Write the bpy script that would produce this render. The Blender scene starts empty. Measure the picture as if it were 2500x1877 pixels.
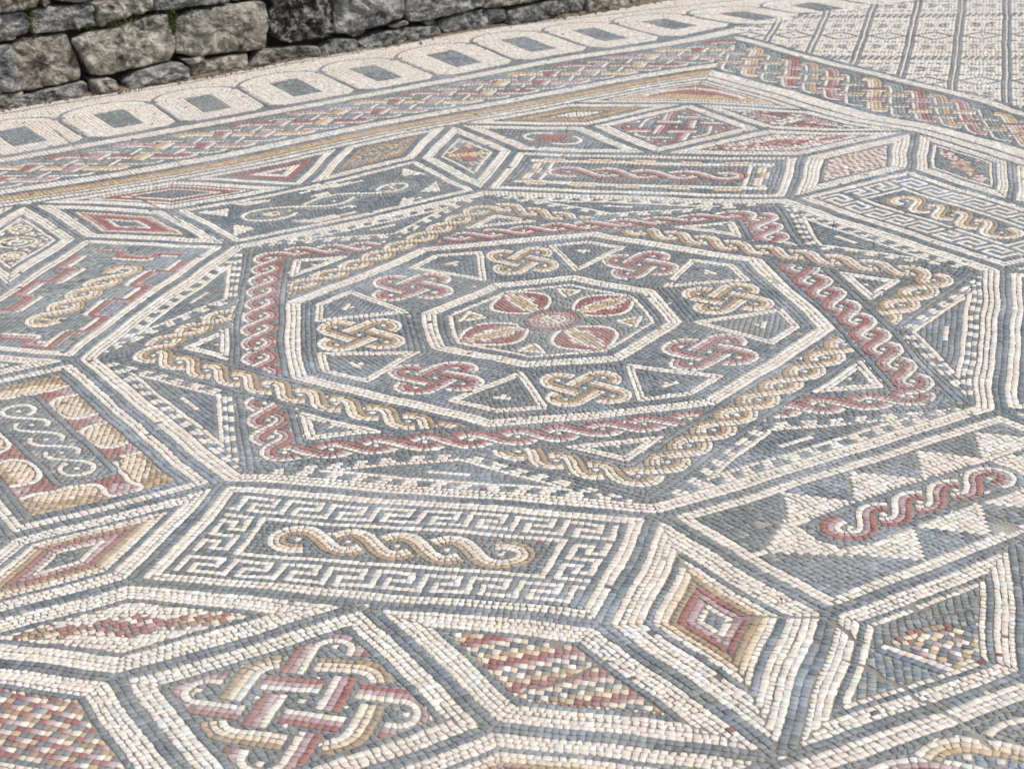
import bpy, math
import numpy as np
from mathutils import Matrix, Vector, noise as mnoise

# ------------------------------------------------------------------ camera, sky, sun, exposure
H = 0.46                      # metres per design unit (side of one lozenge of the mosaic)
scene = bpy.context.scene
CAM_F, CAM_PITCH, CAM_ROLL, CAM_YAW = 4497.05, 0.382774, -0.040243, -0.258537
CAM_POS = np.array([2.22192, -9.41151, 3.46878])
fw = np.array([math.sin(CAM_YAW) * math.cos(CAM_PITCH), math.cos(CAM_YAW) * math.cos(CAM_PITCH), -math.sin(CAM_PITCH)])
rt0 = np.array([math.cos(CAM_YAW), -math.sin(CAM_YAW), 0.0])
up0 = np.cross(rt0, fw)
rt = rt0 * math.cos(CAM_ROLL) + up0 * math.sin(CAM_ROLL)
up = -rt0 * math.sin(CAM_ROLL) + up0 * math.cos(CAM_ROLL)
cd = bpy.data.cameras.new('camera')
cam = bpy.data.objects.new('camera', cd)
scene.collection.objects.link(cam)
scene.camera = cam
cam.matrix_world = Matrix(((rt[0], up[0], -fw[0], CAM_POS[0] * H), (rt[1], up[1], -fw[1], CAM_POS[1] * H),
                           (rt[2], up[2], -fw[2], CAM_POS[2] * H), (0, 0, 0, 1)))
cd.sensor_width = 36.0
cd.lens = CAM_F / 2500.0 * 36.0
cd.clip_start, cd.clip_end = 0.05, 2000.0
cd.dof.use_dof = True
cd.dof.focus_distance = 4.0
cd.dof.aperture_fstop = 9.0

SUN_AZ, SUN_EL = math.radians(-8.0), math.radians(56.0)      # azimuth from +x towards +y
world = bpy.data.worlds.new('World')
scene.world = world
world.use_nodes = True
wn = world.node_tree
sky = wn.nodes.new('ShaderNodeTexSky')
sky.sky_type = 'NISHITA'
sky.sun_disc = False
sky.sun_elevation = SUN_EL
sky.sun_rotation = math.pi / 2 - SUN_AZ
sky.dust_density = 2.5
wn.links.new(sky.outputs[0], wn.nodes['Background'].inputs[0])
wn.nodes['Background'].inputs[1].default_value = 0.145
ld = bpy.data.lights.new('sun', 'SUN')
ld.energy = 2.9
ld.angle = math.radians(2.0)
ld.color = (1.0, 0.975, 0.94)
sun = bpy.data.objects.new('sun', ld)
scene.collection.objects.link(sun)
sd = Vector((math.cos(SUN_EL) * math.cos(SUN_AZ), math.cos(SUN_EL) * math.sin(SUN_AZ), math.sin(SUN_EL)))
sun.rotation_euler = sd.to_track_quat('Z', 'Y').to_euler()
scene.view_settings.view_transform = 'Standard'
scene.view_settings.look = 'None'
scene.view_settings.exposure = 0.18
scene.view_settings.gamma = 1.0

rng = np.random.default_rng(11)
COL = scene.collection


def link(o, parent=None):
    COL.objects.link(o)
    if parent is not None:
        o.parent = parent
    return o


# ------------------------------------------------------------------ materials
def srgb(r, g, b):
    c = np.array([r, g, b]) / 255.0
    return np.where(c <= 0.04045, c / 12.92, ((c + 0.055) / 1.055) ** 2.4)


def new_mat(name):
    m = bpy.data.materials.new(name)
    m.use_nodes = True
    nt = m.node_tree
    return m, nt, nt.nodes['Principled BSDF']


def node(nt, kind, **kw):
    n = nt.nodes.new(kind)
    for k, v in kw.items():
        setattr(n, k, v)
    return n


def tessera_material():
    m, nt, b = new_mat('tessera_stone')
    at = node(nt, 'ShaderNodeAttribute', attribute_name='tile_colour')
    tc = node(nt, 'ShaderNodeTexCoord')
    n1 = node(nt, 'ShaderNodeTexNoise')
    n1.inputs['Scale'].default_value = 190.0
    n1.inputs['Detail'].default_value = 5.0
    n2 = node(nt, 'ShaderNodeTexNoise')
    n2.inputs['Scale'].default_value = 3.0
    n2.inputs['Detail'].default_value = 4.0
    for n in (n1, n2):
        nt.links.new(tc.outputs['Object'], n.inputs['Vector'])
    r1 = node(nt, 'ShaderNodeMapRange')
    r1.inputs['From Min'].default_value, r1.inputs['From Max'].default_value = 0.3, 0.7
    r1.inputs['To Min'].default_value, r1.inputs['To Max'].default_value = 0.84, 1.10
    nt.links.new(n1.outputs['Fac'], r1.inputs['Value'])
    mul = node(nt, 'ShaderNodeMixRGB', blend_type='MULTIPLY')
    mul.inputs['Fac'].default_value = 1.0
    nt.links.new(at.outputs['Color'], mul.inputs['Color1'])
    nt.links.new(r1.outputs[0], mul.inputs['Color2'])
    # dusty film lying in patches over the stones
    r2 = node(nt, 'ShaderNodeMapRange')
    r2.inputs['From Min'].default_value, r2.inputs['From Max'].default_value = 0.45, 0.75
    r2.inputs['To Min'].default_value, r2.inputs['To Max'].default_value = 0.06, 0.36
    nt.links.new(n2.outputs['Fac'], r2.inputs['Value'])
    dust = node(nt, 'ShaderNodeMixRGB')
    dust.inputs['Color2'].default_value = (0.45, 0.43, 0.39, 1)
    nt.links.new(r2.outputs[0], dust.inputs['Fac'])
    nt.links.new(mul.outputs[0], dust.inputs['Color1'])
    nt.links.new(dust.outputs[0], b.inputs['Base Color'])
    b.inputs['Roughness'].default_value = 0.72
    b.inputs['Specular IOR Level'].default_value = 0.35
    bp = node(nt, 'ShaderNodeBump')
    bp.inputs['Strength'].default_value = 0.35
    bp.inputs['Distance'].default_value = 0.002
    nt.links.new(n1.outputs['Fac'], bp.inputs['Height'])
    nt.links.new(bp.outputs[0], b.inputs['Normal'])
    return m


def mortar_material():
    m, nt, b = new_mat('old_mortar')
    tc = node(nt, 'ShaderNodeTexCoord')
    n2 = node(nt, 'ShaderNodeTexNoise')
    n2.inputs['Scale'].default_value = 2.2
    n2.inputs['Detail'].default_value = 6.0
    n2.inputs['Roughness'].default_value = 0.65
    nt.links.new(tc.outputs['Object'], n2.inputs['Vector'])
    cr = node(nt, 'ShaderNodeValToRGB')
    cr.color_ramp.elements[0].position, cr.color_ramp.elements[0].color = 0.40, (0.17, 0.152, 0.128, 1)
    cr.color_ramp.elements[1].position, cr.color_ramp.elements[1].color = 0.70, (0.50, 0.47, 0.41, 1)
    e = cr.color_ramp.elements.new(0.55)
    e.color = (0.28, 0.255, 0.215, 1)
    nt.links.new(n2.outputs['Fac'], cr.inputs[0])
    nt.links.new(cr.outputs[0], b.inputs['Base Color'])
    b.inputs['Roughness'].default_value = 0.95
    b.inputs['Specular IOR Level'].default_value = 0.1
    n3 = node(nt, 'ShaderNodeTexNoise')
    n3.inputs['Scale'].default_value = 260.0
    n3.inputs['Detail'].default_value = 6.0
    nt.links.new(tc.outputs['Object'], n3.inputs['Vector'])
    bp = node(nt, 'ShaderNodeBump')
    bp.inputs['Strength'].default_value = 0.9
    bp.inputs['Distance'].default_value = 0.004
    nt.links.new(n3.outputs['Fac'], bp.inputs['Height'])
    nt.links.new(bp.outputs[0], b.inputs['Normal'])
    return m


def rock_material(name, c_dark, c_mid, c_light, bump, scale=14.0, lo=0.30, hi=0.70):
    m, nt, b = new_mat(name)
    tc = node(nt, 'ShaderNodeTexCoord')
    oi = node(nt, 'ShaderNodeObjectInfo')
    add = node(nt, 'ShaderNodeVectorMath', operation='ADD')
    sc = node(nt, 'ShaderNodeVectorMath', operation='SCALE')
    cmb = node(nt, 'ShaderNodeCombineXYZ')
    nt.links.new(oi.outputs['Random'], cmb.inputs[0])
    nt.links.new(oi.outputs['Random'], cmb.inputs[1])
    nt.links.new(cmb.outputs[0], sc.inputs[0])
    sc.inputs['Scale'].default_value = 37.0
    nt.links.new(tc.outputs['Object'], add.inputs[0])
    nt.links.new(sc.outputs[0], add.inputs[1])
    n1 = node(nt, 'ShaderNodeTexNoise')
    n1.inputs['Scale'].default_value = scale
    n1.inputs['Detail'].default_value = 8.0
    n1.inputs['Roughness'].default_value = 0.62
    n1.inputs['Distortion'].default_value = 0.7
    nt.links.new(add.outputs[0], n1.inputs['Vector'])
    n2 = node(nt, 'ShaderNodeTexNoise')
    n2.inputs['Scale'].default_value = scale * 5.0
    n2.inputs['Detail'].default_value = 6.0
    nt.links.new(add.outputs[0], n2.inputs['Vector'])
    cr = node(nt, 'ShaderNodeValToRGB')
    cr.color_ramp.elements[0].position, cr.color_ramp.elements[0].color = lo, (*c_dark, 1)
    cr.color_ramp.elements[1].position, cr.color_ramp.elements[1].color = hi, (*c_light, 1)
    e = cr.color_ramp.elements.new(0.50)
    e.color = (*c_mid, 1)
    nt.links.new(n1.outputs['Fac'], cr.inputs[0])
    r = node(nt, 'ShaderNodeMapRange')
    r.inputs['From Min'].default_value, r.inputs['From Max'].default_value = 0.3, 0.7
    r.inputs['To Min'].default_value, r.inputs['To Max'].default_value = 0.62, 1.25
    nt.links.new(n2.outputs['Fac'], r.inputs['Value'])
    mul = node(nt, 'ShaderNodeMixRGB', blend_type='MULTIPLY')
    mul.inputs['Fac'].default_value = 1.0
    nt.links.new(cr.outputs[0], mul.inputs['Color1'])
    nt.links.new(r.outputs[0], mul.inputs['Color2'])
    r3 = node(nt, 'ShaderNodeMapRange')
    r3.inputs['To Min'].default_value, r3.inputs['To Max'].default_value = 0.75, 1.22
    nt.links.new(oi.outputs['Random'], r3.inputs['Value'])
    mul2 = node(nt, 'ShaderNodeMixRGB', blend_type='MULTIPLY')
    mul2.inputs['Fac'].default_value = 1.0
    nt.links.new(mul.outputs[0], mul2.inputs['Color1'])
    nt.links.new(r3.outputs[0], mul2.inputs['Color2'])
    last = mul2
    # pale lichen spots
    vo = node(nt, 'ShaderNodeTexNoise')
    vo.inputs['Scale'].default_value = scale * 2.2
    vo.inputs['Detail'].default_value = 3.0
    nt.links.new(add.outputs[0], vo.inputs['Vector'])
    rl = node(nt, 'ShaderNodeMapRange')
    rl.inputs['From Min'].default_value, rl.inputs['From Max'].default_value = 0.60, 0.68
    rl.inputs['To Max'].default_value = 0.55
    nt.links.new(vo.outputs['Fac'], rl.inputs['Value'])
    li = node(nt, 'ShaderNodeMixRGB')
    li.inputs['Color2'].default_value = (0.44, 0.42, 0.35, 1)
    nt.links.new(rl.outputs[0], li.inputs['Fac'])
    nt.links.new(last.outputs[0], li.inputs['Color1'])
    nt.links.new(li.outputs[0], b.inputs['Base Color'])
    b.inputs['Roughness'].default_value = 0.9
    b.inputs['Specular IOR Level'].default_value = 0.2
    ad = node(nt, 'ShaderNodeMath', operation='ADD')
    nt.links.new(n1.outputs['Fac'], ad.inputs[0])
    ml = node(nt, 'ShaderNodeMath', operation='MULTIPLY')
    ml.inputs[1].default_value = 0.35
    nt.links.new(n2.outputs['Fac'], ml.inputs[0])
    nt.links.new(ml.outputs[0], ad.inputs[1])
    bp = node(nt, 'ShaderNodeBump')
    bp.inputs['Strength'].default_value = bump
    bp.inputs['Distance'].default_value = 0.045
    nt.links.new(ad.outputs[0], bp.inputs['Height'])
    nt.links.new(bp.outputs[0], b.inputs['Normal'])
    return m


def plain_material(name, col, rough=0.9, noise_scale=30.0, amp=0.3):
    m, nt, b = new_mat(name)
    tc = node(nt, 'ShaderNodeTexCoord')
    n1 = node(nt, 'ShaderNodeTexNoise')
    n1.inputs['Scale'].default_value = noise_scale
    n1.inputs['Detail'].default_value = 6.0
    nt.links.new(tc.outputs['Object'], n1.inputs['Vector'])
    cr = node(nt, 'ShaderNodeValToRGB')
    cr.color_ramp.elements[0].position = 0.3
    cr.color_ramp.elements[1].position = 0.7
    cr.color_ramp.elements[0].color = (*[c * (1 - amp) for c in col], 1)
    cr.color_ramp.elements[1].color = (*[c * (1 + amp) for c in col], 1)
    nt.links.new(n1.outputs['Fac'], cr.inputs[0])
    nt.links.new(cr.outputs[0], b.inputs['Base Color'])
    b.inputs['Roughness'].default_value = rough
    b.inputs['Specular IOR Level'].default_value = 0.15
    return m


M_TILE = tessera_material()
M_MORTAR = mortar_material()
M_ROCK = rock_material('weathered_limestone', (0.07, 0.065, 0.055), (0.29, 0.27, 0.22), (0.50, 0.465, 0.38), 1.0, 14.0, 0.36, 0.66)
M_ROCK_BLUE = rock_material('grey_limestone', (0.07, 0.072, 0.072), (0.27, 0.265, 0.25), (0.50, 0.485, 0.44), 1.0, 17.0, 0.36, 0.66)
M_ROCK_BROWN = rock_material('brown_limestone', (0.085, 0.072, 0.060), (0.28, 0.245, 0.20), (0.46, 0.41, 0.335), 1.0, 13.0, 0.36, 0.66)
M_ROCK_DARK = rock_material('blackened_pitted_stone', (0.030, 0.027, 0.024), (0.17, 0.16, 0.145), (0.58, 0.56, 0.51), 1.5, 30.0, 0.42, 0.60)
M_EARTH = plain_material('packed_earth', (0.045, 0.037, 0.030))
M_SOIL = plain_material('brown_soil', (0.16, 0.125, 0.09), 0.95, 40.0, 0.4)
M_GROUND = plain_material('dry_ground', (0.30, 0.26, 0.20), 0.95, 4.0)
M_MOSS = plain_material('moss_green', (0.085, 0.105, 0.022), 0.9, 60.0, 0.45)
M_TWIG = plain_material('dry_stem', (0.060, 0.045, 0.032), 0.9)

# stone colours of the tesserae as they look in sun (sRGB); the palette below is scaled to reflectance
REFL = 0.64
PAL = {
    'W': [(240, 233, 219), (245, 241, 233), (237, 225, 207), (234, 217, 199), (236, 229, 210), (242, 231, 213), (228, 220, 205), (235, 222, 194)],
    'w': [(236, 222, 205), (240, 231, 216), (234, 216, 197), (238, 226, 209)],
    'D': [(122, 129, 132), (110, 118, 123), (131, 135, 134), (119, 125, 126), (138, 139, 133), (103, 110, 116)],
    'B': [(116, 126, 137), (108, 118, 129), (128, 136, 143)],
    'G': [(154, 157, 150), (144, 148, 144), (162, 162, 153), (138, 141, 136)],
    'L': [(232, 209, 177), (237, 217, 188), (228, 203, 171), (234, 212, 182)],
    'T': [(206, 178, 140), (199, 169, 130), (212, 186, 150), (193, 166, 131)],
    'O': [(176, 151, 120), (183, 154, 120), (167, 143, 114), (173, 152, 126)],
    'R': [(164, 109, 100), (155, 102, 95), (172, 118, 106), (161, 114, 107), (168, 110, 95)],
    'P': [(194, 163, 160), (186, 152, 150), (203, 176, 171), (180, 146, 145)],
    'C': [(158, 122, 96), (178, 138, 106)],
}
PAL = {k: np.array([srgb(*c) * REFL / 0.83 for c in v]) for k, v in PAL.items()}
CODES = ''.join(PAL)

# ------------------------------------------------------------------ the mosaic: laying engine
TS = 0.0300                    # nominal tessera size in design units
GU0, GU1, GV0, GV1, GR = -7.6, 4.2, -6.4, 10.6, 0.005
NU, NV = int((GU1 - GU0) / GR), int((GV1 - GV0) / GR)
occ = np.zeros((NU, NV), np.uint8)
QUADS, QCOL, QPART = [], [], []
PARTS = []                     # (name, parent name or None)
PART_ID = {}
cur = [0]


def part(name, parent=None):
    key = (name, parent, len(PARTS))
    PARTS.append([name, parent])
    cur[0] = len(PARTS) - 1
    return cur[0]


def project(u, v):
    d0, d1, d2 = u - CAM_POS[0], v - CAM_POS[1], -CAM_POS[2]
    z = d0 * fw[0] + d1 * fw[1] + d2 * fw[2]
    x = 1250 + CAM_F * (d0 * rt[0] + d1 * rt[1] + d2 * rt[2]) / z
    y = 938.5 - CAM_F * (d0 * up[0] + d1 * up[1] + d2 * up[2]) / z
    return x, y, z


def idx(p):
    return (np.clip(((p[..., 0] - GU0) / GR).astype(int), 0, NU - 1), np.clip(((p[..., 1] - GV0) / GR).astype(int), 0, NV - 1))


def bil(q, n, lo, hi):
    a = np.linspace(lo, hi, n)
    A, B = np.meshgrid(a, a)
    A, B = A.ravel(), B.ravel()
    w = np.stack([(1 - A) * (1 - B), A * (1 - B), A * B, (1 - A) * B], 1)
    return np.einsum('kc,ncd->nkd', w, q)


def place(q, codes):
    """lay tesserae (n,4,2) with one-letter stone codes; keeps clear of what already lies there"""
    if len(q) == 0:
        return
    q = np.asarray(q, float)
    codes = np.asarray(list(codes))
    c = q.mean(1)
    x, y, z = project(c[:, 0], c[:, 1])
    vis = (x > -420) & (x < 2980) & (y > -170) & (y < 2350) & (z > 1)
    vis &= (c[:, 0] > GU0 + .1) & (c[:, 0] < GU1 - .1) & (c[:, 1] > GV0 + .1) & (c[:, 1] < GV1 - .1)
    q, codes = q[vis], codes[vis]
    if len(q) == 0:
        return
    s = bil(q, 5, 0.1, 0.9)
    fr = (occ[idx(s)] > 0).mean(1)
    k = fr < 0.5
    q, codes, fr = q[k], codes[k], fr[k]
    if len(q) == 0:
        return
    part_ = fr > 0
    if part_.any():
        qq = q[part_].copy()
        cc = qq.mean(1, keepdims=True)
        for f in (0.30, 0.35, 0.5):
            test = qq + (cc - qq) * 0.12
            bad = occ[idx(test)] > 0
            qq = np.where(bad[..., None], qq + (cc - qq) * f, qq)
        q[part_] = qq
    a = 0.5 * np.abs(np.cross(q[:, 2] - q[:, 0], q[:, 3] - q[:, 1]))
    k = a > 0.16 * TS * TS
    q, codes = q[k], codes[k]
    occ[idx(bil(q, 8, 0.02, 0.98))] = 1
    QUADS.append(q)
    QCOL.append(codes)
    QPART.append(np.full(len(q), cur[0]))


def cuts(length, t, jit=0.16):
    n = max(1, int(round(length / t)))
    b = np.arange(n + 1) / n
    if n > 1:
        b[1:-1] += rng.uniform(-jit, jit, n - 1) / n
    return b


def colour_seq(code, n, s_mid=None):
    if callable(code):
        return code(s_mid)
    return [code] * n


def ribbon(pts, rows, rw=TS, t=TS, excl=None, o0=None, wob=0.0):
    """rows of tesserae along an open smooth polyline, listed from the left-hand side"""
    pts = np.asarray(pts, float)
    seg = np.linalg.norm(np.diff(pts, axis=0), axis=1)
    ok = np.r_[True, seg > 1e-7]
    pts = pts[ok]
    if len(pts) < 2:
        return
    seg = np.linalg.norm(np.diff(pts, axis=0), axis=1)
    s = np.r_[0, np.cumsum(seg)]
    tan = np.gradient(pts, s, axis=0) if len(pts) > 2 else np.repeat((pts[1] - pts[0])[None], 2, 0)
    tan /= np.linalg.norm(tan, axis=1, keepdims=True)
    nor = np.stack([-tan[:, 1], tan[:, 0]], 1)
    tot = len(rows) * rw
    off = (tot / 2 if o0 is None else o0)
    for code in rows:
        o1, o2 = off, off - rw
        b = cuts(s[-1], t) * s[-1]
        def edge(o):
            e = pts + nor * o
            return np.stack([np.interp(b, s, e[:, 0]), np.interp(b, s, e[:, 1])], 1)
        E1, E2 = edge(o1), edge(o2)
        q = np.stack([E2[:-1], E2[1:], E1[1:], E1[:-1]], 1)
        cs = np.array(colour_seq(code, len(q), 0.5 * (b[:-1] + b[1:])))
        if excl is not None:
            k = ~excl(q.mean(1))
            q, cs = q[k], cs[k]
        place(q, cs)
        off -= rw


def line(p0, p1, rows, rw=TS, t=TS, o0=None, excl=None):
    n = max(2, int(np.linalg.norm(np.subtract(p1, p0)) / 0.15) + 1)
    f = np.linspace(0, 1, n)[:, None]
    ribbon(np.array(p0) * (1 - f) + np.array(p1) * f, rows, rw, t, excl, o0)


def inset(poly, d):
    """convex CCW polygon, per-edge inward offsets"""
    n = len(poly)
    d = np.broadcast_to(np.asarray(d, float), (n,))
    P = np.asarray(poly, float)
    e = np.roll(P, -1, 0) - P
    e = e / np.linalg.norm(e, axis=1, keepdims=True)
    nn = np.stack([-e[:, 1], e[:, 0]], 1)
    out = np.empty_like(P)
    for i in range(n):
        j = (i - 1) % n
        A = np.array([nn[j], nn[i]])
        rhs = np.array([nn[j] @ P[j] + d[j], nn[i] @ P[i] + d[i]])
        out[i] = np.linalg.solve(A, rhs)
    return out


def ring(poly, rows, d0=0.0, rw=TS, t=TS, excl=None):
    """rows of tesserae running round inside a convex polygon; returns the inner polygon left over"""
    poly = np.asarray(poly, float)
    d = np.broadcast_to(np.asarray(d0, float), (len(poly),)).copy()
    for code in rows:
        A, B = inset(poly, d), inset(poly, d + rw)
        for i in range(len(poly)):
            j = (i + 1) % len(poly)
            ea, eb, e0 = A[j] - A[i], B[j] - B[i], poly[j] - poly[i]
            if ea @ e0 <= 0:
                continue
            u = e0 / np.linalg.norm(e0)
            nrm = np.array([-u[1], u[0]])
            if eb @ e0 <= 0:
                B1 = B2 = (B[i] + B[j]) / 2
            else:
                B1, B2 = B[i], B[j]
            xs = 0.38 * max(0.0, (B1 - A[i]) @ u)
            xe = np.linalg.norm(ea) - 0.38 * max(0.0, (A[j] - B2) @ u)
            L = xe - xs
            if L < 0.3 * t:
                continue
            b = cuts(L, t)[:, None]
            E1 = A[i] + u * (xs + b * L)
            E2 = E1 + nrm * rw
            q = np.stack([E1[:-1], E1[1:], E2[1:], E2[:-1]], 1)
            cs = np.array(colour_seq(code, len(q), 0.5 * (b[:-1, 0] + b[1:, 0]) * L))
            if excl is not None:
                k = ~excl(q.mean(1))
                q, cs = q[k], cs[k]
            place(q, cs)
        d = d + rw
    return inset(poly, d)


def in_poly(p, poly):
    x, y = p[..., 0], p[..., 1]
    r = np.zeros(x.shape, bool)
    n = len(poly)
    for i in range(n):
        x0, y0 = poly[i]
        x1, y1 = poly[(i + 1) % n]
        if y0 == y1:
            continue
        c = ((y0 > y) != (y1 > y)) & (x < (x1 - x0) * (y - y0) / (y1 - y0) + x0)
        r ^= c
    return r


def fill(poly, code, ang=0.0, rw=TS, t=TS, inside=None, passes=2, wave=0.0):
    """fill what is still free inside a polygon with straight courses; code may be fn(row, cols, centres)"""
    poly = np.asarray(poly, float)
    c, s = math.cos(math.radians(ang)), math.sin(math.radians(ang))
    Rm = np.array([[c, s], [-s, c]])
    L = poly @ Rm.T
    x0, x1, y0, y1 = L[:, 0].min(), L[:, 0].max(), L[:, 1].min(), L[:, 1].max()
    for ps in range(passes):
        w = rw if ps == 0 else rw * 0.55
        nr = max(1, int(math.ceil((y1 - y0) / w)))
        step = 0.004
        xs = np.arange(x0, x1 + step, step)
        for r in range(nr):
            yc = y0 + (r + 0.5) * w
            wv = wave * np.sin(xs * 5.0 + r * 0.15) if wave else 0.0
            cnt = np.zeros(len(xs), int)
            for dy in (0.0, 0.3 * w, -0.3 * w):
                p = np.stack([xs, np.full_like(xs, yc + dy) + wv], 1) @ Rm
                f = (occ[idx(p)] == 0) & in_poly(p, poly)
                if inside is not None:
                    f &= inside(p)
                cnt += f
            free = cnt >= (2 if ps == 0 else 3)
            if not free.any():
                continue
            e = np.diff(np.r_[0, free.astype(int), 0])
            st, en = np.where(e == 1)[0], np.where(e == -1)[0]
            qs, cs = [], []
            for a, b_ in zip(st, en):
                xa, xb = x0 + a * step, x0 + b_ * step
                if xb - xa < 0.42 * t:
                    continue
                b = xa + cuts(xb - xa, t) * (xb - xa)
                wob = wave * np.sin(b * 5.0 + r * 0.15) if wave else np.zeros(len(b))
                lo, hi = np.stack([b, yc - w / 2 + wob], 1), np.stack([b, yc + w / 2 + wob], 1)
                q = np.stack([lo[:-1], lo[1:], hi[1:], hi[:-1]], 1)
                qw = q @ Rm
                cols = np.floor((0.5 * (b[:-1] + b[1:]) - x0) / t).astype(int)
                cc = code(r if ps == 0 else int((yc - y0) / rw), cols, qw.mean(1)) if callable(code) else [code] * len(q)
                qs.append(qw)
                cs.append(np.array(list(cc)))
            if qs:
                place(np.concatenate(qs), np.concatenate(cs))


def dot(c, code='W', s=TS, ang=0.0):
    a = math.radians(ang)
    ex, ey = np.array([math.cos(a), math.sin(a)]) * s / 2, np.array([-math.sin(a), math.cos(a)]) * s / 2
    c = np.asarray(c, float)
    place(np.array([[c - ex - ey, c + ex - ey, c + ex + ey, c - ex + ey]]), [code])


# ---- strands
def cut_by(pts, others, dist):
    """True where pts keep at least dist from the polylines in others"""
    k = np.ones(len(pts), bool)
    for o in others:
        d = np.sqrt(((pts[:, None] - o[None, ::2]) ** 2).sum(2)).min(1)
        k &= d > dist
    return k


def guilloche(frame, n, p, a, rows, rw, closed=False, excl=None, flip=False, eye='W', capr=None, colours=None, tail=0.66):
    """two-strand twist: frame(s, o) maps length and offset to the floor"""
    w = rw * len(rows)
    sg = -1.0 if flip else 1.0
    core, done_ = [], []
    for k in range(n):
        s = np.linspace(k * p, (k + 1) * p, 40)
        core.append(frame(s, sg * a * np.cos(np.pi * (s - k * p) / p)))
    for k in range(n):
        R = rows if colours is None else colours[k % len(colours)]
        nb = [core[(k - 1) % n]] if closed or k > 0 else []
        na = [core[(k + 1) % n]] if closed or k < n - 1 else []
        pts = [core[k]]
        if closed or k > 0:
            s = np.linspace(k * p - 0.5 * p, k * p, 30)[:-1]
            q = frame(s, sg * a * np.cos(np.pi * (s - k * p) / p))
            ok = cut_by(q, nb, w * tail)
            i0 = np.where(~ok)[0].max() + 1 if (~ok).any() else 0
            pts.insert(0, q[i0:])
        else:
            th = np.linspace(math.pi * 1.45, 0, 30)[:-1]
            q = frame(-capr * np.sin(th), sg * a * np.cos(th))
            ok = cut_by(q, [core[k][6:]], w + 0.3 * rw) | (th < math.pi * 0.9)
            i0 = np.where(~ok)[0].max() + 1 if (~ok).any() else 0
            pts.insert(0, q[i0:])
        if closed or k < n - 1:
            s = np.linspace((k + 1) * p, (k + 1) * p + 0.5 * p, 30)[1:]
            q = frame(s, sg * a * np.cos(np.pi * (s - k * p) / p))
            ok = cut_by(q, na, w * tail)
            i1 = np.where(~ok)[0].min() if (~ok).any() else len(q)
            pts.append(q[:i1])
        else:
            th = np.linspace(0, math.pi * 1.45, 30)[1:]
            q = frame(n * p + capr * np.sin(th), -sg * a * np.cos(th))
            ok = cut_by(q, [core[k][:-6]], w + 0.3 * rw) | (th < math.pi * 0.9)
            i1 = np.where(~ok)[0].min() if (~ok).any() else len(q)
            pts.append(q[:i1])
        done_.append((pts, R))
    for pts, R in done_:                    # the strands lying on top first, then their tucked-under ends
        ribbon(np.concatenate([pts[0][-4:], pts[1], pts[2][:4]]), R, rw, TS * 0.95, excl)
    for pts, R in done_:
        for q in (pts[0][:-3], pts[2][3:]):
            if len(q) > 2:
                ribbon(q, R, rw, TS * 0.95, excl)
    if eye:
        for k in range(0 if closed else 0, n + (0 if closed else 1)):
            c = frame(np.array([k * p]), np.array([0.0]))[0]
            if excl is None or not excl(c[None])[0]:
                c2 = frame(np.array([k * p + .01]), np.array([0.0]))[0]
                dot(c, eye, TS * 0.9, math.degrees(math.atan2(*(c2 - c)[::-1])))


def straight_frame(p0, p1):
    p0, p1 = np.array(p0, float), np.array(p1, float)
    d = (p1 - p0) / np.linalg.norm(p1 - p0)
    nn = np.array([-d[1], d[0]])
    return lambda s, o: p0 + np.asarray(s)[:, None] * d + np.asarray(o)[:, None] * nn


def path_frame(pts):
    pts = np.asarray(pts, float)
    pts = np.vstack([pts, pts[:1]])
    s0 = np.r_[0, np.cumsum(np.linalg.norm(np.diff(pts, axis=0), axis=1))]
    L = s0[-1]
    def P(s):
        s = np.mod(s, L)
        return np.stack([np.interp(s, s0, pts[:, 0]), np.interp(s, s0, pts[:, 1])], 1)
    def fr(s, o):
        s, o = np.asarray(s, float), np.asarray(o, float)
        d = P(s + 0.02) - P(s - 0.02)
        d /= np.linalg.norm(d, axis=1, keepdims=True)
        return P(s) + o[:, None] * np.stack([-d[:, 1], d[:, 0]], 1)
    return fr, L


def rounded(poly, r, n=8):
    P = np.asarray(poly, float)
    out = []
    for i in range(len(P)):
        a, b, c = P[i - 1], P[i], P[(i + 1) % len(P)]
        u1, u2 = (a - b) / np.linalg.norm(a - b), (c - b) / np.linalg.norm(c - b)
        h = math.acos(np.clip(u1 @ u2, -1, 1)) / 2
        d = r / math.tan(h)
        p1, p2 = b + u1 * d, b + u2 * d
        cen = b + (u1 + u2) / np.linalg.norm(u1 + u2) * (r / math.sin(h))
        a1, a2 = math.atan2(*(p1 - cen)[::-1]), math.atan2(*(p2 - cen)[::-1])
        da = (a2 - a1 + math.pi) % (2 * math.pi) - math.pi
        for f in np.linspace(0, 1, n):
            out.append(cen + r * np.array([math.cos(a1 + da * f), math.sin(a1 + da * f)]))
    return np.array(out)


def dense(pts, step=0.006, closed=True):
    P = np.asarray(pts, float)
    if closed:
        P = np.vstack([P, P[:1]])
    s = np.r_[0, np.cumsum(np.linalg.norm(np.diff(P, axis=0), axis=1))]
    n = max(8, int(s[-1] / step))
    b = np.linspace(0, s[-1], n, endpoint=not closed)
    return np.stack([np.interp(b, s, P[:, 0]), np.interp(b, s, P[:, 1])], 1)


def stadium(c, ang, hl, r):
    a = math.radians(ang)
    e, f = np.array([math.cos(a), math.sin(a)]), np.array([-math.sin(a), math.cos(a)])
    t1, t2 = np.linspace(-math.pi / 2, math.pi / 2, 16), np.linspace(math.pi / 2, 1.5 * math.pi, 16)
    L = np.concatenate([np.stack([hl + r * np.cos(t1), r * np.sin(t1)], 1), np.stack([-hl + r * np.cos(t2), r * np.sin(t2)], 1)])
    return dense(np.asarray(c) + L[:, :1] * e + L[:, 1:] * f)


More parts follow.
